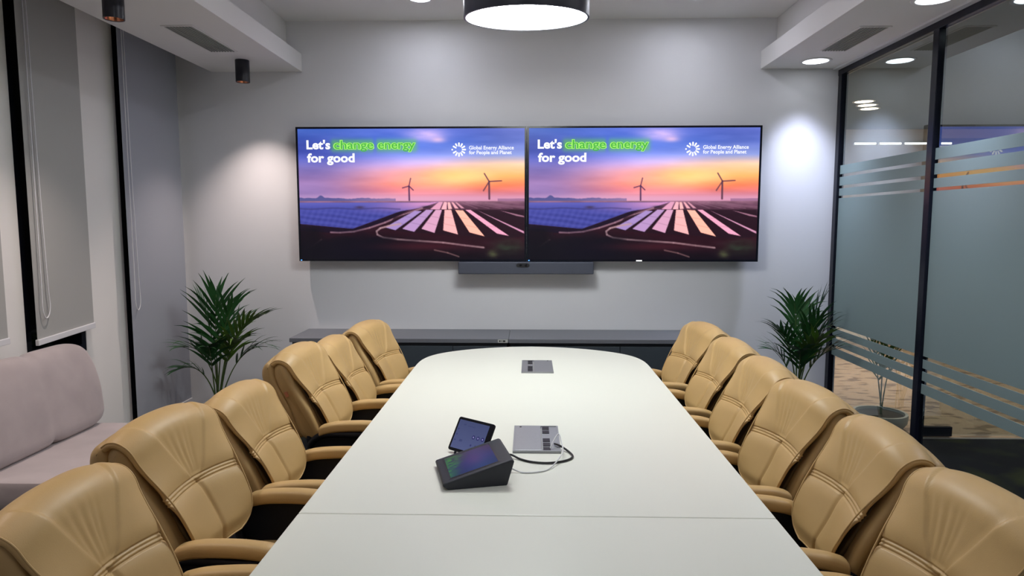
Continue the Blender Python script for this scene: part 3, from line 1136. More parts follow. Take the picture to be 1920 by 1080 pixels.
def surf_screen(name, P0, du, dv, nrm_, p, material, parent, lift):
    W, H = p.w, p.h
    me = bpy.data.meshes.new(name)
    co = []
    for j in range(H):
        for i in range(W):
            co.append(tuple(P0 + du * (i / (W - 1)) + dv * (j / (H - 1)) + nrm_ * lift))
    fs = [(j * W + i, (j + 1) * W + i, (j + 1) * W + i + 1, j * W + i + 1) for j in range(H - 1) for i in range(W - 1)]
    me.from_pydata(co, [], fs)
    at = me.color_attributes.new('picture', 'FLOAT_COLOR', 'POINT')
    c = np.ones((W * H, 4))
    c[:, :3] = lin(np.clip(p.c, 0, 255)).reshape(-1, 3)
    at.data.foreach_set('color', c.ravel())
    me.materials.append(MATS[material])
    o = bpy.data.objects.new(name, me)
    COL.objects.link(o)
    attach(o, parent)
    return o


p = Paint(80, 60)
p.c = p.ramp([(0, (20, 30, 60)), (0.5, (22, 32, 92)), (1, (30, 36, 84))], p.v)
p.blend((40, 70, 130), np.exp(-((p.u - 0.65) / 0.3) ** 2) * 0.5)
p.blend((34, 120, 52), sstep(0.45, 0.02, p.u + 0.3 * (p.v - 0.5)) * noise2(p.u * 4, p.v * 4, 8) * 1.5)
p.blend((88, 50, 100), np.exp(-(((p.u - 0.6) / 0.2) ** 2 + ((p.v - 0.5) / 0.3) ** 2)) * 0.5)
P0 = S0 + slope * 0.030 + ey * (Wd - 0.028)
surf_screen('controller_screen', P0, slope * (sl_len - 0.075), ey * (-(Wd - 0.056)), nrm, p, 'screen_small', t, 0.0012)
# sunken bezel line round the screen
V = []
for a, b in ((0.024, 0.022), (sl_len - 0.038, 0.022), (sl_len - 0.038, Wd - 0.022), (0.024, Wd - 0.022)):
    V.append(S0 + slope * a + ey * b + nrm * 0.0004)
V += [q + nrm * 0.0005 for q in V]
make('screen_border', V, [(0, 3, 2, 1), (4, 5, 6, 7), (0, 1, 5, 4), (1, 2, 6, 5), (2, 3, 7, 6), (3, 0, 4, 7)], 'socket_black', t)

# tablet leaning on its stand behind the controller
BL = Vector((-0.330, 2.63, Z1 + 0.012))
dd = Vector((0.80, -0.60, 0)).normalized()
bk = Vector((0.60, 0.80, 0))
up = (bk * 0.075 + Vector((0, 0, 0.118)))
Hh_t = up.length
up.normalize()
nr = dd.cross(up).normalized()
Wt = 0.190
t = thing('tablet', 'tablet with purple grey screen leaning on its stand behind the touch controller', 'tablet', (BL.x, BL.y, Z1))


def rrect(w_, h_, r, n=5):
    pts = []
    for cx, cy, a0 in ((w_ - r, r, -90), (w_ - r, h_ - r, 0), (r, h_ - r, 90), (r, r, 180)):
        for k in range(n + 1):
            a = math.radians(a0 + 90 * k / n)
            pts.append((cx + r * math.cos(a), cy + r * math.sin(a)))
    return pts


pts = rrect(Wt, Hh_t, 0.010)
V = [BL + dd * a + up * b for a, b in pts] + [BL + dd * a + up * b - nr * 0.009 for a, b in pts]
n = len(pts)
make('tablet_body', V, [tuple(range(n)), tuple(reversed(range(n, 2 * n)))] + [(i, (i + 1) % n, n + (i + 1) % n, n + i) for i in range(n)], 'black_plastic', t, bevel=0.0015)
p = Paint(110, 76)
p.c = p.ramp([(0, (74, 82, 122)), (1, (88, 96, 140))], p.v)
for cx in (0.62, 0.77, 0.92):
    d = np.hypot((p.u - cx), (p.v - 0.50) * 0.69)
    p.blend((44, 40, 100), (1 - sstep(0.040, 0.052, d)))
    p.blend((150, 150, 200), (1 - sstep(0.016, 0.026, d)))
    d = np.hypot((p.u - cx), (p.v - 0.78) * 0.69)
    p.blend((50, 50, 108), (1 - sstep(0.018, 0.030, d)) * 0.9)
for vv in (0.33, 0.52, 0.72):
    d = np.hypot((p.u - 0.06), (p.v - vv) * 0.69)
    p.blend((48, 50, 104), (1 - sstep(0.012, 0.022, d)))
p.blend((60, 66, 112), (np.abs(p.u - 0.26) < 0.05) * (np.abs(p.v - 0.70) < 0.035) * 0.6)
p.blend((60, 66, 112), (np.abs(p.u - 0.22) < 0.04) * (np.abs(p.v - 0.14) < 0.02) * 0.6)
p.blend((60, 66, 112), (np.abs(p.u - 0.45) < 0.12) * (np.abs(p.v - 0.17) < 0.012) * 0.4)
surf_screen('tablet_screen', BL + dd * 0.010 + up * (Hh_t - 0.011), dd * (Wt - 0.032), up * (-(Hh_t - 0.022)), nr, p, 'screen_small', t, 0.0006)
q0, q1 = BL + dd * 0.05, BL + dd * 0.14
V = []
for q in (q0, q1):
    V += [q + up * 0.10 - nr * 0.0095, q + up * 0.03 - nr * 0.0095, Vector((q.x, q.y, Z1 + 0.001)) + bk * 0.03, Vector((q.x, q.y, Z1 + 0.001)) + bk * 0.115]
make('tablet_stand', V, [(0, 1, 2, 3), (7, 6, 5, 4), (0, 4, 5, 1), (1, 5, 6, 2), (2, 6, 7, 3), (3, 7, 4, 0)], 'device_grey', t, bevel=0.002)
v, f = multi([tube([BL + dd * a + Vector((0, 0, -0.0115)), BL + dd * a + up * 0.01 - nr * 0.005], 0.005, 8) for a in (0.04, 0.15)])
make('tablet_foot', v, f, 'device_grey', t)

# cables
zc = Z1 + 0.005
P = [(0.105, 2.70, Z1 + 0.013), (0.128, 2.665, Z1 + 0.016), (0.160, 2.63, zc), (0.172, 2.57, zc), (0.140, 2.525, zc), (0.075, 2.500, zc), (0.010, 2.510, zc), (-0.035, 2.540, zc), (-0.075, 2.560, zc + 0.01), (-0.105, 2.50, zc + 0.015)]
v, f = tube(catmull(P, 8), 0.0042, 8)
tag(make('black_cable', v, f, 'cable_black', None, smooth=True), 'thick black cable looping from the outlet to the touch controller', 'cable')
P = [(0.085, 2.64, Z1 + 0.012), (0.100, 2.67, Z1 + 0.035), (0.122, 2.70, Z1 + 0.055), (0.132, 2.66, Z1 + 0.035), (0.135, 2.60, Z1 + 0.022), (0.122, 2.53, Z1 + 0.020), (0.075, 2.44, zc - 0.0015), (0.020, 2.405, zc - 0.0015), (-0.03, 2.405, zc - 0.0015), (-0.075, 2.42, zc + 0.012)]
v, f = tube(catmull(P, 8), 0.0026, 8)
tag(make('white_cable', v, f, 'cable_white', None, smooth=True), 'thin white cable curling from the outlet across the table', 'cable')

# ------------------------------------------------------------------ office chairs (local: +x forward, z up)
PROF = [(0.100, 0.560), (0.078, 0.610), (0.036, 0.690), (0.000, 0.768), (-0.028, 0.845), (-0.046, 0.908), (-0.058, 0.950), (-0.080, 0.977), (-0.110, 0.991), (-0.140, 0.989), (-0.160, 0.975)]
_pc = catmull([(a, 0, b) for a, b in PROF], 24)
_len = [0.0]
for i in range(1, len(_pc)):
    _len.append(_len[-1] + (_pc[i] - _pc[i - 1]).length)
PLEN = _len[-1]


def prof_at(s):
    s = min(max(s, 0.0), PLEN)
    lo_, hi_ = 0, len(_len) - 1
    while hi_ - lo_ > 1:
        m = (lo_ + hi_) // 2
        if _len[m] <= s:
            lo_ = m
        else:
            hi_ = m
    k = (s - _len[lo_]) / (_len[hi_] - _len[lo_])
    P_ = _pc[lo_].lerp(_pc[hi_], k)
    T = (_pc[min(hi_ + 3, len(_pc) - 1)] - _pc[max(lo_ - 3, 0)]).normalized()
    N = Vector((T.z, 0, -T.x))       # outward (forward / up) normal
    return P_, T, N


def s_of_z(z):
    best = 0
    for i, q in enumerate(_pc):
        if i > len(_pc) * 0.85:
            break
        if abs(q.z - z) < abs(_pc[best].z - z):
            best = i
    return _len[best]


S_SEAM = s_of_z(0.768)


def ss(a, b, x):
    t_ = min(max((x - a) / (b - a), 0), 1)
    return t_ * t_ * (3 - 2 * t_)


def interp(x, tab_):
    for (a, b), (c, d) in zip(tab_[:-1], tab_[1:]):
        if x <= c:
            k = min(max((x - a) / (c - a), 0), 1)
            return b + (d - b) * k
    return tab_[-1][1]


W_TAB = [(0.0, 0.085), (0.012, 0.118), (0.03, 0.142), (0.06, 0.160), (0.11, 0.171), (0.17, 0.177), (0.23, 0.185), (0.29, 0.196), (0.35, 0.207), (0.41, 0.217), (0.46, 0.223), (PLEN, 0.226)]


def back_point(s, y, lift, wmax=0.262):
    """point on the front surface of the backrest: s along the profile, y to the side"""
    P_, T, N = prof_at(s)
    r = abs(y) / 0.240
    conc = 0.056 * (y / 0.19) ** 2 * (1 - ss(0.14, 0.44, s)) * (0.55 + 0.45 * ss(0.0, 0.12, s))
    arch = 0.036 * r ** 2.4 * ss(0.20, 0.42, s)
    return Vector((P_.x + conc, y, P_.z - arch)) + N * lift


def build_panel():
    srows = list(np.linspace(0, PLEN, 78)) + list(np.linspace(S_SEAM - 0.028, S_SEAM + 0.028, 29))
    srows = sorted(set(round(float(q), 5) for q in srows))
    half = [0, 0.015, 0.03] + [0.03 + 0.87 * k / 38 for k in range(1, 38)] + [0.90, 0.93, 0.955, 0.98, 1.0]
    cols = [-h for h in reversed(half[1:])] + half
    V, rows = [], []
    rnd = random.Random(3)
    for s in srows:
        wv = interp(s, W_TAB)
        row = []
        for c in cols:
            y = c * wv
            up_ = s - S_SEAM
            lift = 0.016 * (1 - abs(c) ** 3.0) * ss(0, 0.05, s)
            # horizontal double seam: three narrow grooves in a soft dip
            lift -= 0.009 * math.exp(-(up_ / 0.030) ** 2)
            for g in (-0.0115, 0.0, 0.0115):
                lift -= (0.0046 if g else 0.003) * math.exp(-((up_ - g) / 0.0030) ** 2) * (1 - 0.0 * abs(c))
            # vertical crease below and above the seam
            yc = 0.010 * math.sin(max(-up_, 0) * 12) if up_ < 0 else -0.02 * (up_ / 0.2) ** 1.5
            dy = y - yc
            if up_ < 0:
                lift -= 0.0085 * math.exp(-(dy / 0.0085) ** 2) + 0.0050 * math.exp(-(dy / 0.035) ** 2)
            else:
                # two seams spread from the crossing to the top; the middle between them is gathered
                inner = 0.012 + 0.118 * (min(up_, 0.30) / 0.22) ** 0.85
                fade = 1 - ss(0.24, 0.33, up_)
                ins_ = 1 - ss(inner - 0.012, inner + 0.012, abs(y))
                lift -= 0.0075 * ins_ * ss(0.0, 0.03, up_) * fade
                lift -= 0.0034 * math.exp(-((abs(y) - inner) / 0.0036) ** 2) * fade
                fan = ss(0.01, 0.07, up_) * (1 - ss(0.10, 0.23, up_))
                for k, (off, am) in enumerate(((0.05, 0.0022), (-0.42, 0.0034), (0.40, 0.0024), (-0.85, 0.0030), (-1.3, 0.0022))):
                    yy = off * (0.030 + 0.26 * up_) + 0.003 * math.sin(k * 2.1)
                    lift -= am * fan * math.exp(-((y - yy) / (0.0055 + 0.025 * up_)) ** 2)
            row.append(len(V))
            V.append(back_point(s, y, lift))
        rows.append(row)
    F = []
    for a, b in zip(rows[:-1], rows[1:]):
        for i in range(len(cols) - 1):
            F.append((a[i], a[i + 1], b[i + 1], b[i]))
    # rolled lip along the open edge: sides and bottom
    edge = [(r[0], -1, s) for r, s in zip(reversed(rows), reversed(srows))] + [(i, 0, 0.0) for i in rows[0][1:-1]] + [(r[-1], 1, s) for r, s in zip(rows, srows)]
    prev = None
    for (i, sd, s) in edge:
        P_, T, N = prof_at(s)
        p0 = V[i]
        inw = Vector((0, -sd, 0))
        if sd == 0:
            inw = T
        ring = [i]
        sk = 1.0 + 0.75 * ss(0.16, 0.42, s) * (1 - 0.4 * ss(0.44, PLEN, s)) if sd else 1.0
        for (a, b) in ((-0.004, 0.003), (-0.009, 0.002), (-0.013, -0.006), (-0.014, -0.030)):
            ring.append(len(V))
            V.append(p0 + N * (a * sk) - inw * b)
        if prev is not None:
            for k in range(4):
                F.append((prev[k], ring[k], ring[k + 1], prev[k + 1]))
        prev = ring
    return V, F


def smooth_closed(P, n=5):
    m = len(P)
    out = []
    for i in range(m):
        a, b, c, d = (Vector((*P[(i + q) % m], 0)) for q in (-1, 0, 1, 2))
        for k in range(n):
            t_ = k / n
            w_ = 0.5 * ((2 * b) + (c - a) * t_ + (2 * a - 5 * b + 4 * c - d) * t_ * t_ + (3 * b - a - 3 * c + d) * t_ ** 3)
            out.append((w_.x, w_.y))
    return out


def inset_loop(P, d):
    """move a closed loop of (x, z) points inward by d along its normals"""
    n = len(P)
    area = sum(P[i][0] * P[(i + 1) % n][1] - P[(i + 1) % n][0] * P[i][1] for i in range(n))
    sg = 1 if area > 0 else -1
    out = []
    for i in range(n):
        ax, az = P[i - 1]
        bx, bz = P[(i + 1) % n]
        tx, tz = bx - ax, bz - az
        L = math.hypot(tx, tz) or 1
        out.append((P[i][0] - sg * tz / L * d, P[i][1] + sg * tx / L * d))
    return out


def build_slab(loop, hw_of_z, rr, rows=30):
    """cushion with the side outline loop, swept from side to side with rounded flanks"""
    loop = smooth_closed(loop, 4)
    rings = []
    for j in range(rows):
        k = -math.cos(math.pi * j / (rows - 1))
        t_ = (1 - abs(k))
        e = t_ * 0.245
        ins = rr * (1 - math.sqrt(max(0.0, 1 - (1 - min(e / rr, 1)) ** 2)))
        ring = []
        for (x, z) in inset_loop(loop, ins):
            y = k * hw_of_z(z)
            s = (z - 0.56) * 1.12
            r = abs(y) / 0.240
            conc = 0.044 * (y / 0.19) ** 2 * (1 - ss(0.14, 0.44, s)) * 0.62
            arch = 0.036 * r ** 2.4 * ss(0.20, 0.42, s)
            ring.append(Vector((x + conc, y, z - arch)))
        rings.append(ring)
    return ring_loft(rings)


def arm_pad(sd):
    path = catmull([(0.066, 0, 0.606), (0.095, 0, 0.620), (0.16, 0, 0.634), (0.27, 0, 0.642), (0.36, 0, 0.640), (0.405, 0, 0.632)], 6)
    rings = []
    n = len(path)
    for j, q in enumerate(path):
        k = j / (n - 1)
        e = min(k, 1 - k) * 0.40
        sh = math.sqrt(max(0.0, 1 - (1 - min(e / 0.045, 1)) ** 2)) * 0.9 + 0.1
        hw, hh = 0.030 * sh, 0.026 * (0.25 + 0.75 * sh)
        ring = []
        for i in range(20):
            a = 2 * math.pi * i / 20
            ca, sa = math.cos(a), math.sin(a)
            y = hw * math.copysign(abs(ca) ** 0.7, ca)
            z = hh * math.copysign(abs(sa) ** 0.75, sa)
            if i in (0, 10):
                y *= 0.955
            ring.append((q.x, sd * 0.206 + y - sd * 0.006 * k, q.z + z))
        rings.append(ring)
    return ring_loft(rings)


def arm_frame(sd):
    y = sd * 0.212
    a = tube(catmull([(0.40, y - sd * 0.01, 0.615), (0.33, y, 0.602), (0.20, y, 0.600), (0.10, y, 0.596), (0.045, y, 0.570), (0.02, y - sd * 0.01, 0.52), (0.06, y - sd * 0.03, 0.435), (0.16, y - sd * 0.06, 0.385)], 6), 0.017, 10)
    b = tube(catmull([(0.33, y, 0.600), (0.345, y, 0.54), (0.33, y - sd * 0.02, 0.44), (0.28, y - sd * 0.06, 0.385)], 6), 0.017, 10)
    c = tube(catmull([(0.03, y - sd * 0.012, 0.535), (0.005, y - sd * 0.02, 0.60), (-0.020, y - sd * 0.025, 0.64)], 5), [0.017] * 5 + [0.018] * 5 + [0.020], 10)
    out = smooth_closed([(0.060, 0.604), (0.200, 0.612), (0.345, 0.612), (0.372, 0.560), (0.352, 0.450), (0.300, 0.395), (0.140, 0.385), (0.050, 0.430), (0.022, 0.520)], 4)
    n_ = len(out)
    V_ = [(x, y - sd * 0.002, z) for x, z in out] + [(x, y - sd * 0.016, z) for x, z in out]
    d = (V_, [tuple(range(n_)), tuple(reversed(range(n_, 2 * n_)))] + [(i, (i + 1) % n_, n_ + (i + 1) % n_, n_ + i) for i in range(n_)])
    return multi([a, b, c, d])


def seat_mesh():
    rings = []
    rows = 24
    for j in range(rows):
        k = j / (rows - 1)
        x = 0.055 + 0.50 * k
        e = min(k, 1 - k) * 0.5
        sh = math.sqrt(max(0.0, 1 - (1 - min(e / 0.09, 1)) ** 2))
        hw = 0.205 * (0.80 + 0.20 * sh) + 0.006 * math.sin(k * math.pi)
        ht = 0.052 * (0.30 + 0.70 * sh)
        zc_ = 0.425 + 0.012 * math.sin(k * math.pi) - 0.03 * ss(0.85, 1.0, k)
        ring = []
        for i in range(32):
            a = 2 * math.pi * i / 32
            ca, sa = math.cos(a), math.sin(a)
            y = hw * math.copysign(abs(ca) ** 0.4, ca)
            dz = ht * math.copysign(abs(sa) ** 0.6, sa)
            if sa > 0:
                dz -= 0.010 * math.exp(-(y / 0.02) ** 2) + 0.012 * math.exp(-((abs(y) - 0.150) / 0.012) ** 2)
                dz -= 0.010 * math.exp(-((k - 0.5) / 0.05) ** 2)
            ring.append((x, y, zc_ + dz))
        rings.append(ring)
    return ring_loft(rings)


def make_chair():
    t_ = thing('office_chair', 'x', 'chair', (0, 0, 0), 'tan leather office chairs around the table')
    v, f = build_panel()
    pn = make('back_panel', v, f, 'leather', t_, smooth=True)
    C_LOOP = [(0.046, 0.582), (0.006, 0.690), (-0.030, 0.768), (-0.056, 0.845), (-0.070, 0.908), (-0.082, 0.948), (-0.104, 0.972), (-0.132, 0.970),
              (-0.152, 0.945), (-0.154, 0.890), (-0.142, 0.820), (-0.118, 0.740), (-0.088, 0.650), (-0.058, 0.580), (-0.016, 0.556), (0.030, 0.556)]
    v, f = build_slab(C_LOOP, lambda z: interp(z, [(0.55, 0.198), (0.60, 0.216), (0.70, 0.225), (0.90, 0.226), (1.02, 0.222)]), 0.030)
    make('back_cushion', v, f, 'leather_shaded', t_, smooth=True)
    S_LOOP = [(-0.052, 0.575), (-0.082, 0.650), (-0.112, 0.740), (-0.136, 0.820), (-0.149, 0.890), (-0.152, 0.945), (-0.166, 0.970), (-0.190, 0.968),
              (-0.210, 0.940), (-0.214, 0.885), (-0.202, 0.810), (-0.174, 0.730), (-0.140, 0.640), (-0.104, 0.580), (-0.080, 0.560)]
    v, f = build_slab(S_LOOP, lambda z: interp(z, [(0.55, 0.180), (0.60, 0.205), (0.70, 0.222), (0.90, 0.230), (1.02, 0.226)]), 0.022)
    make('back_shell', v, f, 'leather_shaded', t_, smooth=True)
    L_LOOP = [(0.064, 0.590), (0.016, 0.690), (-0.022, 0.768), (-0.048, 0.845), (-0.064, 0.908), (-0.076, 0.945), (-0.090, 0.955), (-0.086, 0.908), (-0.070, 0.845), (-0.044, 0.768), (-0.008, 0.690), (0.032, 0.590)]
    v, f = build_slab(L_LOOP, lambda z: interp(z, [(0.55, 0.108), (0.62, 0.142), (0.70, 0.152), (0.80, 0.156), (0.90, 0.174), (1.0, 0.186)]), 0.008)
    make('back_liner', v, f, 'leather_dark', t_, smooth=True)
    # piping along the panel edge
    pts = []
    ps = np.linspace(PLEN, 0, 60)
    for s in ps:
        pts.append(back_point(float(s), -interp(float(s), W_TAB), 0.0))
    for y in np.linspace(-0.075, 0.075, 12):
        pts.append(back_point(0.0, float(y), 0.0))
    for s in reversed(ps):
        pts.append(back_point(float(s), interp(float(s), W_TAB), 0.0))
    v, f = tube(pts, 0.0026, 6)
    make('piping', v, f, 'leather', pn, smooth=True)
    v, f = seat_mesh()
    make('seat', v, f, 'leather', t_, smooth=True)
    for sd in (-1, 1):
        v, f = arm_pad(sd)
        a = make('armrest', v, f, 'leather', t_, smooth=True)
        v, f = arm_frame(sd)
        make('arm_frame', v, f, 'black_plastic', a, auto=0.7)
    # mechanism, spine and gas column
    v, f = boxv(0.14, 0.40, -0.11, 0.11, 0.335, 0.378)
    make('seat_mechanism', v, f, 'black_plastic', t_, bevel=0.008)
    v, f = tube(catmull([(0.15, 0, 0.355), (0.05, 0, 0.36), (-0.04, 0, 0.43), (-0.075, 0, 0.55), (-0.11, 0, 0.66)], 6), 0.026, 10)
    make('back_spine', v, f, 'black_plastic', t_, smooth=True)
    v, f = lathe([(0.026, 0.09), (0.026, 0.24), (0.018, 0.24), (0.018, 0.336)], 0.27, 0, 20)
    make('gas_column', v, f, 'black_plastic', t_, auto=0.6)
    leg0 = None
    for k in range(5):
        a = 2 * math.pi * k / 5 + 0.3
        d = Vector((math.cos(a), math.sin(a), 0))
        c0 = Vector((0.27, 0, 0))
        path = [c0 + d * 0.015 + Vector((0, 0, 0.115)), c0 + d * 0.12 + Vector((0, 0, 0.105)), c0 + d * 0.235 + Vector((0, 0, 0.078))]
        v, f = tube(catmull(path, 4), [0.030, 0.029, 0.028, 0.027, 0.026, 0.024, 0.022, 0.020, 0.018], 10)
        lg = make('base_leg', v, f, 'black_plastic', t_, smooth=True)
        cc = c0 + d * 0.226
        sdv = Vector((-d.y, d.x, 0))
        parts = []
        for sg in (-1, 1):
            q = cc + sdv * (0.014 * sg) + Vector((0, 0, 0.0265))
            parts.append(tube([q - sdv * 0.009, q + sdv * 0.009], 0.026, 16))
        parts.append(tube([cc + Vector((0, 0, 0.030)), cc + Vector((0, 0, 0.078))], 0.006, 8))
        v, f = multi(parts)
        make('caster', v, f, 'black_plastic', lg, smooth=False)
    return t_


CHAIRS = [
    # side, x, y, theta, dz, label
    ('L', -1.094, 1.641, 0.02, 0.012, 'tan leather office chair at the bottom left corner, left row, nearest the camera'),
    ('L', -1.134, 2.184, 0.14, 0.036, 'tan leather office chair second from the front in the left row, beside the sofa'),
    ('L', -1.128, 2.780, 0.05, -0.018, 'tan leather office chair third in the left row, before the left palm'),
    ('L', -1.077, 3.385, 0.08, 0.046, 'tan leather office chair fourth in the left row, copper tag on its side'),
    ('L', -1.062, 3.915, 0.02, -0.004, 'low tan leather office chair fifth from the front in the left row'),
    ('L', -0.985, 4.455, 0.24, 0.006, 'tan leather office chair furthest back in the left row, small tag on its side'),
    ('R', 1.045, 4.400, 0.22, 0.010, 'tan leather office chair furthest back in the right row, before the cabinet'),
    ('R', 1.055, 3.820, 0.09, 0.006, 'tan leather office chair second from the back in the right row'),
    ('R', 1.040, 3.240, 0.05, 0.010, 'tan leather office chair third from the back in the right row'),
    ('R', 1.040, 2.720, 0.140, 0.010, 'tan leather office chair third from the front in the right row, before the grey planter'),
    ('R', 1.051, 2.190, -0.024, 0.012, 'tan leather office chair second from the front in the right row, by the glass post'),
    ('R', 1.060, 1.690, 0.10, 0.000, 'tan leather office chair at the bottom right corner, right row, nearest the camera'),
]
proto = make_chair()
z_rest = {ch.name.split('.')[0]: ch.location.z for ch in proto.children}
for i, (sd, x, y, th, dz, lab) in enumerate(CHAIRS):
    c = proto if i == 0 else copy_tree(proto)
    c.location = (x, y, 0)
    c.rotation_euler = (0, 0, -th if sd == 'L' else math.pi + th)
    c['label'] = lab
    # the gas lift sets the height of everything above the base
    for ch in c.children:
        if not ch.name.startswith(('base_leg',)):
            ch.location.z = z_rest[ch.name.split('.')[0]] + dz
    if i in (3, 5):
        v, f = boxv(-0.006, 0.006, -0.233, -0.222, -0.013, 0.013)
        o = make('side_tag', v, f, 'copper_tag', None)
        o.parent = c
        o.location = (-0.084, 0, 0.795 + dz)
        o.rotation_euler = (0, math.radians(-22), 0)
        o['label'] = 'small copper coloured tag'

# ------------------------------------------------------------------ sofa
sf = thing('sofa', 'low mauve grey velvet sofa against the window wall', 'sofa', (-2.62, 3.6, 0))
SY0, SY1 = 3.06, 4.075


def rounded_loft(xsec, y0, y1, rr, puff, rows=40, crease=None):
    """xsec: list of (x, z) outline; swept along y with rounded ends"""
    cx = sum(a for a, _ in xsec) / len(xsec)
    cz = sum(b for _, b in xsec) / len(xsec)
    rings = []
    for j in range(rows):
        k = j / (rows - 1)
        y = y0 + (y1 - y0) * (0.5 - 0.5 * math.cos(math.pi * k))
        e = min(y - y0, y1 - y)
        sh = math.sqrt(max(0.0, 1 - (1 - min(e / rr, 1)) ** 2))
        sc = (1 - puff) + puff * sh
        if crease is not None:
            sc -= 0.05 * math.exp(-((y - crease) / 0.018) ** 2) + 0.02 * math.exp(-((y - crease) / 0.06) ** 2)
        rings.append([(cx + (a - cx) * sc, y, cz + (b - cz) * sc) for a, b in xsec])
    return ring_loft(rings)


back = smooth_closed([(-2.685, 0.424), (-2.665, 0.56), (-2.695, 0.74), (-2.760, 0.895), (-2.830, 0.938), (-2.890, 0.900), (-2.915, 0.70), (-2.920, 0.43)])
v, f = rounded_loft(back, SY0, SY1, 0.16, 0.22, 48, crease=3.62)
make('backrest', v, f, 'velvet', sf, smooth=True)
seat = smooth_closed([(-2.20, 0.30), (-2.185, 0.36), (-2.22, 0.415), (-2.50, 0.421), (-2.70, 0.420), (-2.90, 0.415), (-2.915, 0.36), (-2.90, 0.29), (-2.5, 0.285)])
v, f = rounded_loft(seat, SY0 + 0.01, SY1 - 0.02, 0.04, 0.10, 40)
make('seat_cushion', v, f, 'velvet', sf, smooth=True)
box('sofa_base', -2.90, -2.24, SY0 + 0.04, SY1 - 0.05, 0.10, 0.284, 'velvet', sf, bevel=0.02, bseg=3)
for x in (-2.85, -2.30):
    for y in (SY0 + 0.10, SY1 - 0.11):
        v, f = lathe([(0.014, 0), (0.022, 0.0995)], x, y, 14)
        make('sofa_leg', v, f, 'black_plastic', sf, smooth=False)

# ------------------------------------------------------------------ palms


def frond(P0, P1, P2, n, llen, lw, rnd, t0=0.42, droop=0.5, spread=1.0):
    P0, P1, P2 = Vector(P0), Vector(P1), Vector(P2)

    def B(t_):
        return P0 * (1 - t_) ** 2 + P1 * 2 * t_ * (1 - t_) + P2 * t_ * t_

    def dB(t_):
        return ((P1 - P0) * 2 * (1 - t_) + (P2 - P1) * 2 * t_).normalized()
    path = [B(k / 14) for k in range(15)]
    parts = [tube(path, [0.0065 - 0.0048 * k / 14 for k in range(15)], 6)]
    leaf = ([], [])
    for i in range(n):
        t_ = t0 + (1 - t0) * (i + 0.5) / n
        for sd in (-1, 1):
            o = B(min(t_ + rnd.uniform(-0.01, 0.01), 1))
            tg = dB(t_)
            sv = tg.cross(Vector((0, 0, 1)))
            if sv.length < 0.15:
                sv = tg.cross(Vector((0.3, -1, 0)))
            sv.normalize()
            nv = sv.cross(tg).normalized()
            k = (t_ - t0) / (1 - t0)
            L = llen * (0.62 + 0.75 * math.sin(math.pi * (0.15 + 0.75 * k))) * rnd.uniform(0.85, 1.1) * (1 - 0.35 * k ** 3)
            d0 = (tg * (0.75 + 0.5 * k) + sv * sd * (0.75 - 0.35 * k) * spread + nv * rnd.uniform(0.0, 0.35)).normalized()
            g = Vector((0, 0, -1)) * droop * rnd.uniform(0.6, 1.3)
            m = 6
            base = len(leaf[0])
            p_ = o.copy()
            d = d0.copy()
            wd = d.cross(nv)
            if wd.length < 1e-3:
                wd = sv
            wd.normalize()
            for j in range(m + 1):
                q = j / m
                hw = lw * (0.25 + 1.6 * q * (1 - q) + 0.35 * (1 - q)) * (1 - q ** 3) * 0.75 + 0.0004
                leaf[0].append(p_ - wd * hw)
                leaf[0].append(p_ + wd * hw + nv * hw * 0.35)
                d = (d + g * (L / m) * 5.5 * q).normalized()
                p_ = p_ + d * (L / m)
            for j in range(m):
                a = base + 2 * j
                leaf[1].append((a, a + 1, a + 3, a + 2))
    return parts, leaf


def palm(name, label, base, fronds, seed, pot_h=0.19, pot_r=0.17):
    bx, by = base
    t_ = thing(name, label, 'potted plant', (bx, by, 0), None)
    rnd = random.Random(seed)
    v, f = lathe([(pot_r * 0.72, 0), (pot_r * 0.9, pot_h * 0.5), (pot_r, pot_h), (pot_r * 0.9, pot_h), (pot_r * 0.86, pot_h - 0.04)], bx, by, 36)
    make('pot', v, f[:], 'pot_grey', t_, auto=0.7)
    v, f = lathe([(pot_r * 0.865, pot_h - 0.03), (0, pot_h - 0.022)], bx, by, 36)
    make('soil', v, f, 'soil', t_)
    for (ctl, tip, n, L, kind, dr) in fronds:
        off = Vector((rnd.uniform(-0.03, 0.03), rnd.uniform(-0.03, 0.03), 0))
        stem_parts, leaf = frond((bx + off.x, by + off.y, pot_h - 0.02), ctl, tip, max(7, n - 4), L * 1.12, 0.021, rnd, droop=dr * 1.35 + 0.15)
        v, f = multi(stem_parts)
        st = make('frond_stem', v, f, 'stem', t_, smooth=True)
        make('frond_leaflets', leaf[0], leaf[1], kind, st, smooth=True)
    return t_


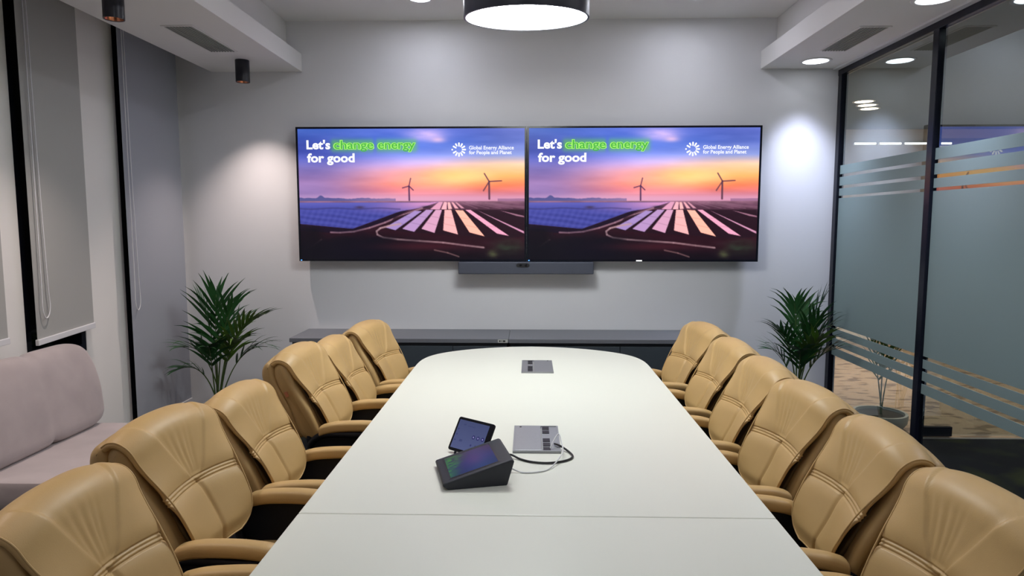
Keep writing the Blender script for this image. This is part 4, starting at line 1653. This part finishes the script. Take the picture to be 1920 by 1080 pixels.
bx, by = -2.53, 5.30
palm('potted_palm', 'areca palm in the left corner below the wall screens', (bx, by), [
    ((-2.55, 5.30, 0.85), (-2.50, 5.26, 1.10), 13, 0.27, 'leaf', 0.25),
    ((-2.54, 5.32, 0.80), (-2.64, 5.28, 1.02), 12, 0.25, 'leaf', 0.55),
    ((-2.50, 5.28, 0.80), (-2.36, 5.22, 1.00), 12, 0.25, 'leaf', 0.6),
    ((-2.44, 5.26, 0.85), (-2.12, 5.16, 0.93), 14, 0.23, 'leaf_light', 0.6),
    ((-2.42, 5.25, 0.72), (-2.24, 5.05, 0.76), 13, 0.22, 'leaf_light', 0.8),
    ((-2.40, 5.34, 0.70), (-2.14, 5.36, 0.66), 12, 0.20, 'leaf', 0.9),
    ((-2.58, 5.26, 0.72), (-2.70, 5.10, 0.70), 12, 0.19, 'leaf', 0.8),
    ((-2.60, 5.24, 0.60), (-2.76, 5.10, 0.52), 10, 0.15, 'leaf', 1.1),
    ((-2.52, 5.16, 0.70), (-2.44, 4.98, 0.72), 12, 0.20, 'leaf', 0.8),
    ((-2.50, 5.40, 0.80), (-2.40, 5.50, 0.86), 10, 0.20, 'leaf', 0.7),
], 11)
bx, by = 2.16, 5.38
palm('potted_palm', 'dense dark green palm in the right corner against the glass post', (bx, by), [
    ((2.18, 5.36, 0.80), (2.32, 5.30, 1.08), 14, 0.22, 'leaf', 0.35),
    ((2.14, 5.36, 0.85), (2.08, 5.28, 1.04), 12, 0.22, 'leaf', 0.8),
    ((2.10, 5.34, 0.75), (1.95, 5.24, 0.84), 13, 0.19, 'leaf', 0.8),
    ((2.08, 5.36, 0.66), (1.93, 5.36, 0.66), 11, 0.17, 'leaf', 0.9),
    ((2.20, 5.36, 0.75), (2.36, 5.26, 0.86), 13, 0.20, 'leaf', 0.8),
    ((2.22, 5.34, 0.66), (2.42, 5.20, 0.70), 12, 0.18, 'leaf', 0.9),
    ((2.17, 5.26, 0.70), (2.20, 5.04, 0.80), 14, 0.20, 'leaf_light', 0.7),
    ((2.14, 5.28, 0.66), (2.06, 5.08, 0.70), 12, 0.18, 'leaf', 0.8),
    ((2.18, 5.44, 0.80), (2.26, 5.52, 0.98), 12, 0.18, 'leaf', 0.6),
    ((2.17, 5.30, 0.80), (2.24, 5.16, 0.94), 12, 0.20, 'leaf', 0.6),
], 23)

# planter standing outside the glass
t = thing('corridor_planter', 'low grey round planter with a plant standing beyond the glass', 'planter', (2.86, 5.42, 0))
cx, cy, R, h = 2.86, 5.42, 0.205, 0.135
v, f = lathe([(R * 0.75, 0), (R * 0.97, h * 0.5), (R, h - 0.02), (R * 0.98, h), (R * 0.88, h), (R * 0.85, h - 0.03)], cx, cy, 40)
make('pot', v, f, 'pot_grey', t, auto=0.7)
v, f = lathe([(R * 0.855, h - 0.022), (0, h - 0.018)], cx, cy, 40)
make('soil', v, f, 'soil', t)
rnd = random.Random(5)
for (ctl, tip, n, L) in [((2.85, 5.42, 0.5), (2.88, 5.40, 0.95), 10, 0.22), ((2.82, 5.40, 0.45), (2.74, 5.36, 0.75), 9, 0.20), ((2.90, 5.44, 0.5), (3.02, 5.45, 0.8), 9, 0.2)]:
    sp, leaf = frond((cx + rnd.uniform(-0.02, 0.02), cy, h - 0.02), ctl, tip, n, L, 0.015, rnd, droop=0.6)
    v, f = multi(sp)
    v = [Vector(q) for q in v]
    st = make('frond_stem', v, f, 'stem', t, smooth=True)
    make('frond_leaflets', leaf[0], leaf[1], 'leaf_light', st, smooth=True)
